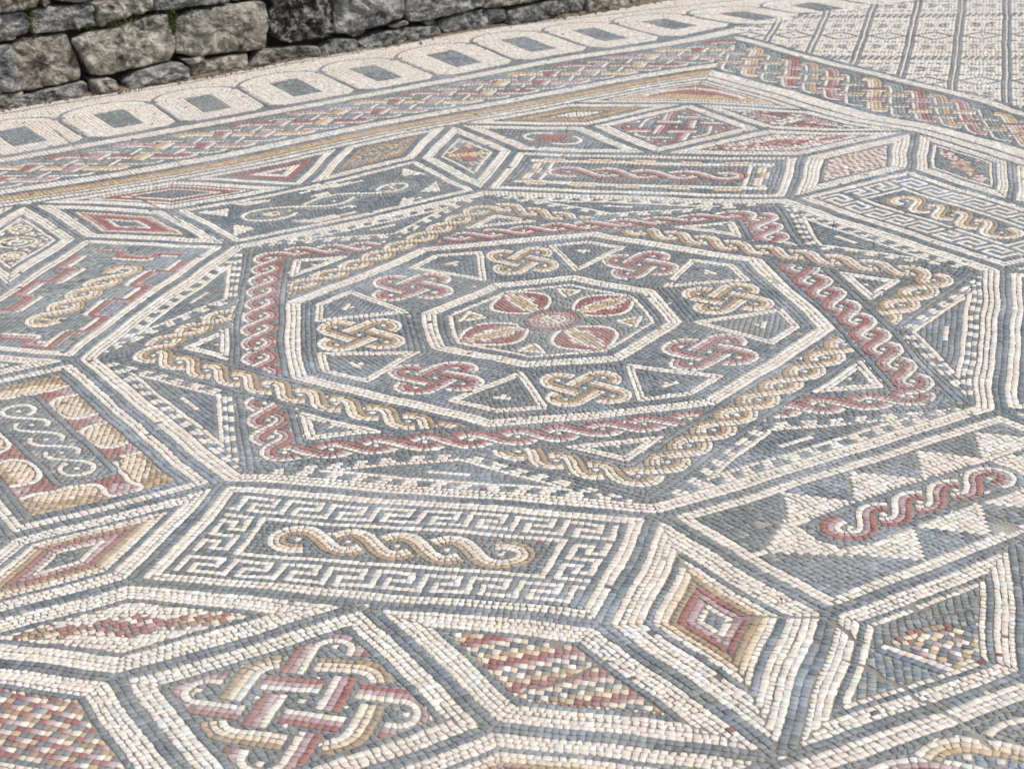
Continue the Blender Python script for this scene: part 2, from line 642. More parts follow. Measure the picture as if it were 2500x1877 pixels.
def weave(strands, rw):
    """closed strands [(points, rows)]; lays them alternately over and under"""
    width = max(len(r) for _, r in strands) * rw
    X = []
    for i in range(len(strands)):
        for j in range(i + 1, len(strands)):
            A, B = strands[i][0], strands[j][0]
            d = np.sqrt(((A[:, None] - B[None]) ** 2).sum(2))
            dd = d.copy()
            while dd.min() < 0.006:
                a, b = np.unravel_index(dd.argmin(), dd.shape)
                X.append([i, a, j, b])
                m = np.sqrt(((A - A[a]) ** 2).sum(1)) < width * 0.8
                m2 = np.sqrt(((B - B[b]) ** 2).sum(1)) < width * 0.8
                dd[np.ix_(m, m2)] = 9
    over = {}
    for i in range(len(strands)):
        L = sorted([(x[1] if x[0] == i else x[3], n) for n, x in enumerate(X) if i in (x[0], x[2])])
        # start the alternation at a crossing already decided
        st = next((k for k, (_, n) in enumerate(L) if n in over), 0)
        state = None
        for k in range(len(L)):
            n = L[(st + k) % len(L)][1]
            if n in over:
                state = over[n] == i
            else:
                state = True if state is None else not state
                over[n] = i if state else (X[n][2] if X[n][0] == i else X[n][0])
    for i, (P, rows) in enumerate(strands):
        keep = np.ones(len(P), bool)
        for n, x in enumerate(X):
            if i in (x[0], x[2]) and over[n] != i:
                me, ot, oa = (x[1], x[2], x[3]) if x[0] == i else (x[3], x[0], x[1])
                O = strands[ot][0]
                loc = O[np.sqrt(((O - O[oa]) ** 2).sum(1)) < width * 2.0]
                near = np.sqrt(((P - P[me]) ** 2).sum(1)) < width * 1.6
                d = np.sqrt(((P[:, None] - loc[None]) ** 2).sum(2)).min(1)
                keep &= ~(near & (d < width / 2 + rw * 0.75))
        if keep.all():
            ribbon(np.vstack([P, P[:1]]), rows, rw, TS * 0.95)
            continue
        s0 = np.where(~keep)[0][0]
        P2, k2 = np.roll(P, -s0, 0), np.roll(keep, -s0)
        e = np.diff(np.r_[0, k2.astype(int), 0])
        for a, b in zip(np.where(e == 1)[0], np.where(e == -1)[0]):
            if b - a > 3:
                ribbon(P2[a:b], rows, rw, TS * 0.95)


def E(deg):
    return np.array([math.cos(math.radians(deg)), math.sin(math.radians(deg))])


def poly_reg(apo, first):
    """regular octagon with side normals at first + 45k"""
    R = apo / math.cos(math.pi / 8)
    return np.array([R * E(first - 22.5 + 45 * k) for k in range(8)])

# ------------------------------------------------------------------ the mosaic: design
AP = 1 + math.sqrt(2)          # apothem of the great octagon (side 2)
R8 = 1 / math.sin(math.pi / 8)
RB = R8 + 2 * math.cos(math.pi / 8)
S2 = math.sqrt(0.5)


def ccw(p):
    p = np.asarray(p, float)
    x, y = p[:, 0], p[:, 1]
    return p if (x * np.roll(y, -1) - y * np.roll(x, -1)).sum() > 0 else p[::-1].copy()


def nw(p):
    return (-p[..., 0] + p[..., 1]) * S2


def ne(p):
    return (p[..., 0] + p[..., 1]) * S2


def chk(size, a='W', b='D'):
    return lambda s: [a if int(v / size) % 2 else b for v in s]


MAIN = {}
# ---- central medallion -----------------------------------------------------------------
med = part('octagon_medallion')
MAIN['med'] = med
ring(poly_reg(AP, 0), ['W', 'W', 'W'])


def sq(n0, apo):
    return np.array([apo * math.sqrt(2) * E(n0 + 45 + 90 * k) for k in range(4)])


BI, BO = 1.465, 1.745


def under(crossings, other):
    """mask of the places where a band dives below the other square's band"""
    def f(p):
        r = np.zeros(len(p), bool)
        for a in crossings:
            c = 1.735 * E(a)
            nn = min(other, key=lambda n: abs((n - a + 180) % 360 - 180))
            d = p @ E(nn)
            r |= (np.hypot(p[:, 0] - c[0], p[:, 1] - c[1]) < 0.45) & (d > BI - 0.02) & (d < BO + 0.02)
        return r
    return f


RN, TN = [22.5, 112.5, 202.5, 292.5], [67.5, 157.5, 247.5, 337.5]
for nm_, n0, other, cr, rows in (('braided_square', 22.5, TN, [45, 135, 225, 315], 'RPW'), ('braided_square', 67.5, RN, [0, 90, 180, 270], 'OLW')):
    part(nm_, med)
    ex = under(cr, other)
    ring(sq(n0, BO), ['D'], excl=ex)
    ring(sq(n0, BI + TS), ['D'], excl=ex)
    fr, L = path_frame(dense(rounded(sq(n0, (BI + BO) / 2), 0.13, 10), 0.01))
    n = int(round(L / 0.222))
    guilloche(fr, n, L / n, 0.073, rows, 0.0262, closed=True, excl=ex)
cur[0] = med
for k in range(8):                      # white triangles in the star points
    th = 22.5 + 45 * k
    e, f = E(th), E(th + 90)
    tri = ccw([2.045 * e, 1.775 * e + 0.270 * f, 1.775 * e - 0.270 * f])
    i = ring(tri, ['W', 'W'], rw=0.027)
    dot(1.85 * e, 'W', TS * .8, th)
    fill(i, 'D', th)
for k in range(8):                      # checkered triangles along the octagon's sides
    th = 45 * k
    e, f = E(th), E(th + 90)
    tri = ccw([1.905 * e, 2.318 * e + 0.93 * f, 2.318 * e - 0.93 * f])
    c2 = chk(0.064)
    i = ring(tri, [c2, c2, 'W'], rw=0.0285)
    c = i.mean(0)
    line(c - 0.10 * f, c + 0.10 * f, 'W')
    fill(i, 'D', th + 90)
ring(poly_reg(1.457, 22.5), ['W', 'W', 'W'], rw=0.029)
ring(poly_reg(0.695, 22.5), ['W', 'W', 'W'], rw=0.0275)
ring(poly_reg(0.612, 22.5), ['D', 'D', 'W'], rw=0.0285)
for k in range(8):                      # narrow white-edged kites between the knots
    th = 45 * k
    e = E(th)
    v = 1.395 * e
    kite = ccw([0.80 * e, v + E(th + 22.5 + 90) * 0.30, v, v + E(th - 22.5 - 90) * 0.30])
    i = ring(kite, ['W', 'W'], rw=0.0235)
    line(1.20 * e - 0.05 * E(th + 90), 1.20 * e + 0.05 * E(th + 90), 'W')
    dot(1.165 * e, 'W', TS, th)
    fill(i, 'D', th + 90)
KN = []
for k in range(8):
    th = 22.5 + 45 * k
    c = 1.045 * E(th)
    red = th in (67.5, 157.5, 247.5, 337.5)
    KN.append(part('knot', med))
    a0 = th if red else th + 45
    rows = 'RPW' if red else 'OLW'
    hl = 0.150 if red else 0.165
    weave([(stadium(c, a0, hl, 0.082), rows), (stadium(c, a0 + 90, hl, 0.082), rows)], 0.0262)
    for j in range(4):
        dot(c + (hl + 0.02) * E(a0 + 90 * j), 'W', TS * .85, a0)
    dot(c, 'W', TS * .8, a0 + 45)
cur[0] = med
for k in range(8):                      # dark ground of the knots
    th = 22.5 + 45 * k
    e, f = E(th), E(th + 90)
    fill(ccw([0.69 * e - 0.30 * f, 0.69 * e + 0.30 * f, 1.375 * e + 0.57 * f, 1.375 * e - 0.57 * f]), 'D', th + 90)
ros = part('rosette', med)
for rr, code in ((0.170, 'D'), (0.145, 'R'), (0.120, 'P'), (0.096, 'P')):
    a = np.linspace(0, 2 * math.pi, 80)
    ribbon(np.stack([rr * np.cos(a), rr * np.sin(a)], 1), code, 0.0255, 0.027)
for k in range(4):
    a = math.radians(45 * k + 20)
    line(0.02 * E(90 * k + 45), 0.08 * E(90 * k + 45), 'W')
fill([0.085 * E(t) for t in range(0, 360, 20)], lambda r, c, p: ['W' if (i + r) % 3 else 'T' for i in c], 20)
for k in range(4):
    th = 45 + 90 * k
    e, f = E(th), E(th + 90)
    s = np.linspace(0, 1, 40)
    y = 0.198 * np.sin(np.pi * s ** 0.95) ** 0.9
    r_ = 0.135 + 0.460 * s
    up_, dn_ = r_[:, None] * e + y[:, None] * f, r_[:, None] * e - y[:, None] * f
    ribbon(up_, ['W'], 0.024, 0.028, o0=0.0)
    ribbon(dn_[::-1], ['W'], 0.024, 0.028, o0=0.0)

    def petal(r, c, p, e=e, f=f):
        q = np.abs(p @ f) / np.maximum(np.interp(p @ e, r_, y) - 0.024, 0.01)
        return np.where(q > 0.60, 'R', np.where(q > 0.40, rng.choice(list('RP'), len(p)), np.where(q > 0.17, 'W', 'T')))
    fill(np.concatenate([up_, dn_[::-1]]), petal, th, rw=0.0235, t=0.03)
for k in range(4):
    th = 90 * k
    e, f = E(th), E(th + 90)
    t3 = ccw([0.36 * e, 0.515 * e + 0.10 * f, 0.515 * e - 0.10 * f])
    i = ring(t3, ['W'], rw=0.026)
    fill(i, 'T', th)
fill(poly_reg(0.53, 22.5), 'G', 30)
cur[0] = med
fill(poly_reg(AP - 0.085, 0), 'D', 0)

# ---- rectangles on the octagon's sides -----------------------------------------------------


def rect_frame(al):
    ey = E(al)
    ex = np.array([math.sin(math.radians(al)), -math.cos(math.radians(al))])
    o = AP * ey
    return lambda x, y: o + np.asarray(x, float)[..., None] * ex + np.asarray(y, float)[..., None] * ey


def rp(F, pts):
    pts = np.asarray(pts, float)
    return F(pts[:, 0], pts[:, 1])


def rect_border(F, white='WW'):
    P = rp(F, [(-1, 0), (1, 0), (1, 1), (-1, 1)])
    line(P[0], P[1], 'D', o0=TS)
    ring(P, ['D'], d0=[TS, 0, 0, 0])
    return ring(P, list(white), d0=[2 * TS, TS, TS, TS])


KEY = ['W.WWWWW', 'W.W....', 'W.WWWW.', 'W....W.', 'WWWWWW.']
KEY6 = ['W.WWWW', 'W.W...', 'W.WWW.', 'W...W.', 'WWWWW.']


def meander(al, flip=False):
    F = rect_frame(al)
    P = rect_border(F)
    x0, x1, y0, y1 = -1 + 3 * TS, 1 - 3 * TS, 4 * TS, 1 - 3 * TS
    nx, ny = 60, 26
    B = np.full((ny, nx), 'D')
    for c in range(1, nx - 1):
        for r in range(5):
            if KEY[r][(c - 1) % 7] == 'W':
                B[1 + r, c] = 'W'
                B[ny - 2 - r, nx - 1 - c] = 'W'
    for r in range(7, ny - 7):
        for c in range(5):
            if KEY6[c][(r - 7) % 6] == 'W':
                B[ny - 1 - r, 1 + c] = 'W'
                B[r, nx - 2 - c] = 'W'
    B[7, 7:nx - 7] = B[ny - 8, 7:nx - 7] = 'W'
    B[7:ny - 7, 7] = B[7:ny - 7, nx - 8] = 'W'
    gx, gy = np.linspace(x0, x1, nx + 1), np.linspace(y0, y1, ny + 1)
    X, Y = np.meshgrid(gx, gy)
    X = X + rng.uniform(-.10, .10, X.shape) * TS
    Y = Y + rng.uniform(-.06, .06, Y.shape) * TS + 0.25 * TS * np.sin(X * 4)
    V = F(X, Y)
    q = np.stack([V[:-1, :-1], V[:-1, 1:], V[1:, 1:], V[1:, :-1]], 2).reshape(-1, 4, 2)
    m = np.ones((ny, nx), bool)
    m[8:ny - 8, 8:nx - 8] = False
    place(q[m.ravel()], B.ravel()[m.ravel()])
    yc = (y0 + y1) / 2
    a, b = F(0.458, yc), F(-0.458, yc)
    guilloche(straight_frame(a, b), 4, 0.229, 0.088, 'WLO', 0.0275, capr=0.105)
    fill(rp(F, [(x0, y0), (x1, y0), (x1, y1), (x0, y1)]), 'D', al + 90)


part('meander_panel')
MAIN['r270'] = cur[0]
meander(270)
part('meander_panel')
MAIN['r45'] = cur[0]
meander(45)

# sawtooth panel
part('sawtooth_panel')
MAIN['r315'] = cur[0]
F = rect_frame(315)
inner = rect_border(F, 'WW')
cen = straight_frame(F(0.43, 0.515), F(-0.37, 0.515))
guilloche(cen, 4, 0.205, 0.070, 'WPR', 0.0275, capr=0.09, flip=True)
fr, L = path_frame(dense(rounded(rp(F, [(-0.53, 0.392), (0.60, 0.392), (0.60, 0.638), (-0.53, 0.638)]), 0.12, 8), .01))
s = np.linspace(0, L, 200)
ribbon(fr(s, 0 * s), ['D'])
fill(fr(s[:-1], 0 * s[:-1] + 0.03), 'D', 315 + 90)
teeth = []
for xt in (0.43, 0.045, -0.345, -0.72):
    teeth.append([(xt, 0.135), (xt + 0.215, 0.385), (xt - 0.215, 0.385)])
for xt in (0.42, 0.03, -0.36, -0.74):
    teeth.append([(xt, 0.910), (xt + 0.215, 0.645), (xt - 0.215, 0.645)])
teeth += [[(0.86, 0.50), (0.60, 0.32), (0.60, 0.71)], [(-0.84, 0.52), (-0.54, 0.33), (-0.54, 0.70)]]
for t3 in teeth:
    fill(ccw(rp(F, t3)), 'W', 315 + 90)
for a, b in (((0.43, 0.12), (0.43, 0.14)), ((0.42, 0.905), (0.42, 0.93)), ((0.85, 0.5), (0.93, 0.5))):
    line(F(*a), F(*b), 'W')
fill(rp(F, [(-1, 0), (1, 0), (1, 1), (-1, 1)]), lambda r, c, p: rng.choice(list('DDDG'), len(p)), 315 + 90)

# scalloped panel
part('scalloped_panel')
MAIN['r225'] = cur[0]
F = rect_frame(225)
inner = rect_border(F, 'WW')
inner = ring(inner, ['D', 'D'])
core = dense(rounded(rp(F, [(-0.60, 0.375), (0.62, 0.375), (0.62, 0.655), (-0.60, 0.655)]), 0.04, 5), .01)
fr, L = path_frame(core)
s = np.linspace(0, L, 200)
ribbon(fr(s, 0 * s), ['D'])
guilloche(straight_frame(F(0.44, 0.515), F(-0.44, 0.515)), 4, 0.22, 0.080, 'W', 0.029, capr=0.085, flip=True, tail=2.5)
fill(core, lambda r, c, p: rng.choice(list('DDG'), len(p)), 225 + 45)
mid, Lm = path_frame(dense(rounded(rp(F, [(-0.72, 0.27), (0.73, 0.27), (0.73, 0.77), (-0.72, 0.77)]), 0.10, 8), .01))
ph = np.linspace(0, 1, 600)
nl = 8
wave = mid(ph * Lm + 0.045 * np.sin(2 * math.pi * nl * ph * 2) + 0.05 * np.sin(2 * math.pi * nl * ph) + 0.18, 0.108 * np.cos(2 * math.pi * nl * ph) - 0.018)
ribbon(wave, ['W'], t=0.027)


def rect_dist(p, al, x0, x1, y0, y1):
    ey = E(al)
    ex = np.array([math.sin(math.radians(al)), -math.cos(math.radians(al))])
    x, y = p @ ex, p @ ey - AP
    return np.hypot(np.maximum(np.maximum(x0 - x, x - x1), 0), np.maximum(np.maximum(y0 - y, y - y1), 0))


RD = lambda p: rect_dist(p, 225, -0.60, 0.62, 0.375, 0.655)
fill(wave[:-1], lambda r, c, p: np.where(RD(p) < 0.105 + 0.02 * rng.random(len(p)), 'R', 'P'), 225 + 60, passes=2)
fill(inner, lambda r, c, p: np.where(RD(p) < 0.145 + 0.02 * rng.random(len(p)), 'L', rng.choice(list('OOTT'), len(p))), 225 + 60)

# stepped panel
part('stepped_panel')
MAIN['r180'] = cur[0]
F = rect_frame(180)
inner = rect_border(F)
guilloche(straight_frame(F(-0.46, 0.50), F(0.40, 0.46)), 4, 0.215, 0.075, 'WLT', 0.0265, capr=0.09)


def steps(pts, rows, rw=TS, o0=None):
    for a, b in zip(pts[:-1], pts[1:]):
        line(F(*a), F(*b), rows, rw, o0=o0)


near = [(-0.86, .24), (-0.62, .24), (-0.62, .15), (-0.36, .15), (-0.36, .26), (-0.10, .26), (-0.10, .15), (0.16, .15), (0.16, .26), (0.42, .26), (0.42, .15), (0.66, .15)]
far = [(x, 1.03 - y) for x, y in near]
for L_ in (near, far):
    steps(L_, ['R', 'P'])
    steps([(x, y + (0.055 if y < .5 else -0.055)) for x, y in L_], ['W'])
for xx, sg in ((0.78, 1), (-0.86, -1)):
    steps([(xx, .22), (xx, .42), (xx - sg * .09, .42), (xx - sg * .09, .62), (xx, .62), (xx, .80)], ['R', 'P'])
    steps([(xx - sg * .055, .25), (xx - sg * .055, .40), (xx - sg * .145, .40), (xx - sg * .145, .64)], ['W'])
fill(rp(F, [(-1, 0), (1, 0), (1, 1), (-1, 1)]), lambda r, c, p: rng.choice(list('DGG'), len(p)), 90)

# dark panel with pale spindles
part('spindle_panel')
MAIN['r135'] = cur[0]
F = rect_frame(135)
inner = rect_border(F)
guilloche(straight_frame(F(-0.50, 0.51), F(0.50, 0.51)), 2, 0.50, 0.105, 'WGG', 0.029, capr=0.16)
for t3 in ([(-.92, .20), (-.72, .28), (-.80, .44)], [(-.76, .62), (-.66, .80), (-.88, .84)], [(.76, .22), (.64, .30), (.86, .44)], [(.70, .70), (.88, .62), (.80, .86)],
           [(-.30, .13), (.05, .20), (-.45, .27)], [(.10, .92), (.45, .80), (-.15, .83)], [(-.60, .92), (-.30, .82), (-.55, .80)], [(.36, .13), (.60, .16), (.45, .25)],
           [(-0.06, .34), (.10, .30), (.05, .42)], [(-.1, .72), (.06, .64), (.08, .74)]):
    fill(ccw(rp(F, t3)), 'W', 135 + 90)
for x0_ in (-0.45, 0.45):
    fill(ccw([F(x0_ + 0.11 * math.cos(a), 0.51 + 0.05 * math.sin(a)) for a in np.linspace(0, 6.28, 14)[:-1]]), lambda r, c, p: rng.choice(list('GGL'), len(p)), 45)
fill(rp(F, [(-1, 0), (1, 0), (1, 1), (-1, 1)]), 'D', 135 + 90)

# crenellated panel
part('crenellated_panel')
MAIN['r90'] = cur[0]
F = rect_frame(90)
inner = rect_border(F)
guilloche(straight_frame(F(-0.52, 0.52), F(0.54, 0.52)), 4, 0.265, 0.085, 'WPR', 0.0268, capr=0.11)
blk = chk(0.155, 'L', 'D')
for y, rows in ((0.24, [chk(0.16, 'L', 'D'), chk(0.16, 'T', 'W'), 'W']), (0.80, ['W', chk(0.16, 'T', 'W'), chk(0.16, 'L', 'D')])):
    line(F(0.84, y), F(-0.84, y), rows)
for x in (-0.76, 0.78):
    line(F(x, 0.20), F(x, 0.84), [chk(0.13, 'L', 'D'), chk(0.13, 'W', 'T'), chk(0.13, 'D', 'L')])
    line(F(x * 0.88, 0.30), F(x * 0.88, 0.74), ['W'])
fill(rp(F, [(-1, 0), (1, 0), (1, 1), (-1, 1)]), lambda r, c, p: rng.choice(list('DDG'), len(p)), 180)

part('plain_panel')
MAIN['r0'] = cur[0]
F = rect_frame(0)
inner = rect_border(F)
inner = ring(inner, ['D', 'D', 'W', 'D'])
guilloche(straight_frame(F(-0.5, 0.52), F(0.5, 0.52)), 4, 0.25, 0.085, 'WPR', 0.0268, capr=0.10)
fill(rp(F, [(-1, 0), (1, 0), (1, 1), (-1, 1)]), 'D', 90)

# ---- lozenges -----------------------------------------------------------------------------
RWL = 0.0266


def loz_poly(k_ang, j):
    B = RB * E(k_ang)
    a, b = E(45 * j), E(45 * j + 45)
    return np.array([B, B + a, B + a + b, B + b])


def lozenge(name, key, P, rows, core, ang, extra=None):
    part(name)
    MAIN[key] = cur[0]
    ring(P, ['D'])
    i = ring(P, list(rows), d0=TS, rw=RWL)
    if extra:
        extra(i)
    fill(i, core, ang)


def rainbow(pal, k=1, j=1):
    return lambda r, c, p: [pal[int((k * r + j * i)) % len(pal)] for i in c]


def bits(pal):
    return lambda r, c, p: rng.choice(list(pal), len(p))


def leafy(code1, code2, bg='W'):
    """leaf-shaped patches laid into a lozenge"""
    def f(i):
        c = i.mean(0)
        d = i[2] - i[0]
        L = np.linalg.norm(d)
        d = d / L
        n = np.array([-d[1], d[0]])
        for s, w, code in ((0, 0.075, code1), (-0.27, 0.045, code2), (0.27, 0.045, code2)):
            a = np.linspace(0, 2 * math.pi, 14)[:-1]
            fill(ccw(c + s * L * d + 0.15 * L * np.cos(a)[:, None] * d + w * np.sin(a)[:, None] * n), code, math.degrees(math.atan2(d[1], d[0])) + 20)
    return f


def quarters(i):
    c = i.mean(0)
    for k in range(4):
        t3 = ccw(c + (np.array([i[k], i[(k + 1) % 4], c]) - np.array([i[k], i[(k + 1) % 4], c]).mean(0)) * 0.62 + (np.array([i[k], i[(k + 1) % 4], c]).mean(0) - c))
        fill(t3, 'R' if k % 2 else 'P', 20)


def gem(i):
    c = i.mean(0)
    fill(ccw([c + 0.10 * E(a) * np.array([1.5, 1]) for a in range(45, 405, 90)]), 'R', 0)
    a = np.linspace(-1.2, 1.2, 20)
    d = (i[2] - i[0]) / np.linalg.norm(i[2] - i[0])
    n = np.array([-d[1], d[0]])
    for sg in (1, -1):
        pts = c + (sg * 0.24 * np.cos(a))[:, None] * d + (0.12 * np.sin(a))[:, None] * n
        ribbon(pts, ['W'])


def scrolls(i):
    c = i.mean(0)
    d = (i[2] - i[0]) / np.linalg.norm(i[2] - i[0])
    for s, r in ((-0.28, 0.07), (0, 0.11), (0.28, 0.07)):
        for q in (r, r * 0.45):
            a = np.linspace(0, 2 * math.pi, 40)
            ribbon(c + s * d + q * np.stack([np.cos(a), np.sin(a)], 1), ['L' if q == r else 'W'], 0.026)


def wedges(i):
    c = i.mean(0)
    d = (i[2] - i[0]) / np.linalg.norm(i[2] - i[0])
    n = np.array([-d[1], d[0]])
    for sg in (1, -1):
        fill(ccw([c + sg * 0.07 * d + 0.10 * n, c + sg * 0.07 * d - 0.10 * n, c + sg * 0.22 * d]), 'R', 0)
    line(c - 0.14 * n, c + 0.14 * n, 'TLT')


L3 = loz_poly(292.5, 2)
lozenge('eye_lozenge', 'eye3', L3, 'WWWWDWLORPW', 'D', 100, None)
lozenge('checker_lozenge', 'chk3', loz_poly(292.5, 3), 'WWWWD', rainbow('RRRPWLDDWOTL', 2, -1), 180, None)


def patched(i):
    line((1.905, -3.335), (2.20, -3.475), 'WB')
    fill(ccw([(2.00, -3.33), (2.04, -3.20), (2.18, -3.15), (2.31, -3.20), (2.33, -3.41), (2.18, -3.47)]), rainbow('LDTWPD', 2, 1), 165, t=0.032)
    fill(ccw([(1.93, -3.30), (2.02, -3.16), (2.13, -3.10), (2.17, -3.17), (2.02, -3.28)]), bits('RROL'), 30)
    fill(ccw([(2.17, -3.16), (2.30, -3.02), (2.33, -3.22)]), 'B', 30)
    fill(ccw([(1.80, -3.90), (1.83, -3.33), (2.22, -3.52), (2.0, -3.72)]), bits('GGBG'), 100)


lozenge('patched_lozenge', 'patch', loz_poly(292.5, 1), 'WWWDW', bits('GGGD'), 100, patched)


lozenge('leaf_lozenge', 'leaf2', loz_poly(247.5, 0), 'WWWWD', bits('WWWw'), 10, leafy(rainbow('RRPWRD', 1, 1), bits('OOLR')))
lozenge('rainbow_lozenge', 'rb2', loz_poly(247.5, 7), 'WWWWD', rainbow('RRPWLDOORPWTDG', 3, 1), 0)
lozenge('eye_lozenge', 'eye2', loz_poly(247.5, 1), 'WWWDWLORPW', 'D', 60)
lozenge('eye_lozenge', 'eye8', loz_poly(157.5, 7), 'WWWDDLPRRW', 'B', 0)
lozenge('eye_lozenge', 'eye8b', loz_poly(157.5, 0), 'WWWDWRRWD', 'D', 20)
lozenge('scroll_lozenge', 'scr8', loz_poly(157.5, 6), 'WWWDW', bits('DDWG'), 100, scrolls)
lozenge('wedge_lozenge', 'wedge7', loz_poly(112.5, 6), 'WWWDDW', bits('DDGL'), 90, wedges)
lozenge('gem_lozenge', 'gem7', loz_poly(112.5, 7), 'WWWD', bits('DDG'), 0, gem)
lozenge('eye_lozenge', 'eye7', loz_poly(112.5, 0), 'WWWDOOTOD', 'W', 20)
lozenge('feather_lozenge', 'fea7', loz_poly(112.5, 5), 'WWWDDO', bits('DGTT'), 45)
lozenge('checker_lozenge', 'chk6', loz_poly(67.5, 5), 'WWWWD', rainbow('RWPWOW', 1, 1), 60)
lozenge('leaf_lozenge', 'leaf6', loz_poly(67.5, 4), 'WWWD', bits('WWWP'), 30, leafy(bits('RRP'), bits('RPW')))
lozenge('quartered_lozenge', 'qua6', loz_poly(67.5, 3), 'WWWD', bits('WWD'), 150, quarters)
lozenge('leaf_lozenge', 'leaf6b', loz_poly(67.5, 6), 'WWWDW', bits('DDB'), 120, leafy(bits('TLOR'), bits('WLR')))
lozenge('eye_lozenge', 'eye1', loz_poly(202.5, 0), 'WWWDWDWLRP', 'D', 10)
done = {(292.5, 2), (292.5, 3), (292.5, 1), (247.5, 0), (247.5, 7), (247.5, 1), (157.5, 7), (157.5, 0), (157.5, 6), (112.5, 6), (112.5, 7), (112.5, 0), (112.5, 5),
        (67.5, 5), (67.5, 4), (67.5, 3), (67.5, 6), (202.5, 0)}
rest = part('outlying_field')
MAIN['rest'] = rest
for k in range(8):
    for j in range(8):
        ka = 22.5 + 45 * k
        P = loz_poly(ka, j)
        c = P.mean(0)
        if (ka, j) in done or max(nw(c), ne(c), -nw(c), -ne(c)) > 4.12:
            continue
        ring(P, ['D'])
        i = ring(P, list('WWWDWLOR'), d0=TS, rw=RWL)
        fill(i, 'P', 0)

# ---- squares and half squares ------------------------------------------------------------


def square_poly(al):
    m = (AP + 1) * E(al)
    a, b = E(al - 45), E(al + 45)
    return np.array([m, m + a, m + a + b, m + b])


def big_knot(P, r1, r2, rw=0.0300, k=1.0):
    c = P.mean(0)
    d = math.degrees(math.atan2(*(P[0] - c)[::-1]))
    s1, s2 = stadium(c, d, 0.355 * k, 0.104 * k), stadium(c, d + 90, 0.355 * k, 0.104 * k)
    rg = dense(rounded(np.array([c + 0.252 * k * math.sqrt(2) * E(d + 45 + 90 * j) for j in range(4)]), 0.11 * k, 10))
    weave([(s1, r1), (s2, r1), (rg, r2)], rw)
    for j in range(4):
        dot(c + 0.385 * k * E(d + 90 * j), 'W', TS * .85, d)
        dot(c + 0.155 * k * E(d + 90 * j), 'W', TS * .85, d)
        dot(c + 0.185 * k * E(d + 45 + 90 * j), 'W', TS * .85, d)
    dot(c, 'W', TS * .85, d)


for al, r1, r2, key in ((270, 'WPR', 'WLO', 'sq270'), (90, 'RPW', 'GGW', 'sq90'), (0, 'WPR', 'WLO', 'sq0'), (180, 'WPR', 'WLO', 'sq180')):
    part('knot_square')
    MAIN[key] = cur[0]
    P = square_poly(al)
    ring(P, ['D'])
    i = ring(P, ['W', 'W', 'W', 'D'], d0=TS, rw=0.029)
    big_knot(P, r1, r2)
    fill(i, 'D', al + 45)

for al, key, rows in ((135, 'tri135', 'WWDDRRWW'), (45, 'tri45', 'WWDWRRW'), (315, 'tri315', 'WWDWRRW'), (225, 'tri225', 'WWDWRRW')):
    part('half_square')
    MAIN[key] = cur[0]
    P = square_poly(al)
    t3 = ccw([P[0], P[1], P[3]])
    ring(t3, ['D'])
    i = ring(t3, list(rows), d0=TS, rw=0.028)
    fill(i, 'D', al + 90)
part('corner_triangle')
MAIN['corner'] = cur[0]
t3 = ccw([(-1, 2 * AP), (1, 2 * AP), (0, 2 * AP + 1)])
ring(t3, ['D'])
i = ring(t3, list('WWDW'), d0=TS, rw=0.028)
a = np.linspace(-0.9, 0.9, 30)
ribbon(np.stack([a * 0.45, 2 * AP + 0.22 + 0.34 * np.cos(a * 1.6)], 1)[::-1], 'RPWW')
fill(i, lambda r, c, p: np.where(p[:, 1] < 2 * AP + 0.36, 'T', 'R'), 0)

# ---- frame ---------------------------------------------------------------------------------


def NW(n, t):
    n, t = np.broadcast_arrays(np.asarray(n, float), np.asarray(t, float))
    return np.stack([(-n + t) * S2, (n + t) * S2], -1)


def NE(n, t):
    n, t = np.broadcast_arrays(np.asarray(n, float), np.asarray(t, float))
    return np.stack([(n + t) * S2, (n - t) * S2], -1)


def rows_out(side, n0, rows, rw, t0, t1, lim):
    """courses running along the frame, listed outwards"""
    fr = NW if side == 'NW' else NE
    s = np.linspace(t0, t1, 60)
    n = n0
    for code in rows:
        if side == 'NW':
            ribbon(fr(n + rw / 2, s), [code], rw, excl=lambda p: ne(p) > nw(p) + lim)
        else:
            ribbon(fr(n + rw / 2, s), [code], rw, excl=lambda p: nw(p) > ne(p) - lim)
        n += rw


part('brown_fillet_border')
MAIN['fillet'] = cur[0]
N0 = (AP + 1 + S2)                     # 4.121, edge of the field
rows_out('NW', N0, list('WWDW'), 0.031, -4.6, 5.2, 0.05)
rows_out('NW', N0 + 0.124, list('OTTO'), 0.037, -4.6, 5.2, 0.05)
rows_out('NW', N0 + 0.272, list('DDWWWWD'), 0.029, -4.6, 5.2, 0.05)
part('white_fillet_border')
MAIN['fillet2'] = cur[0]
rows_out('NE', N0, list('WWWDWWWWWD'), 0.032, -6.0, 1.5, 0.05)

# near side of the frame, of which the photograph shows one corner


def SE(n, t):
    n, t = np.broadcast_arrays(np.asarray(n, float), np.asarray(t, float))
    return np.stack([(n + t) * S2, (-n + t) * S2], -1)


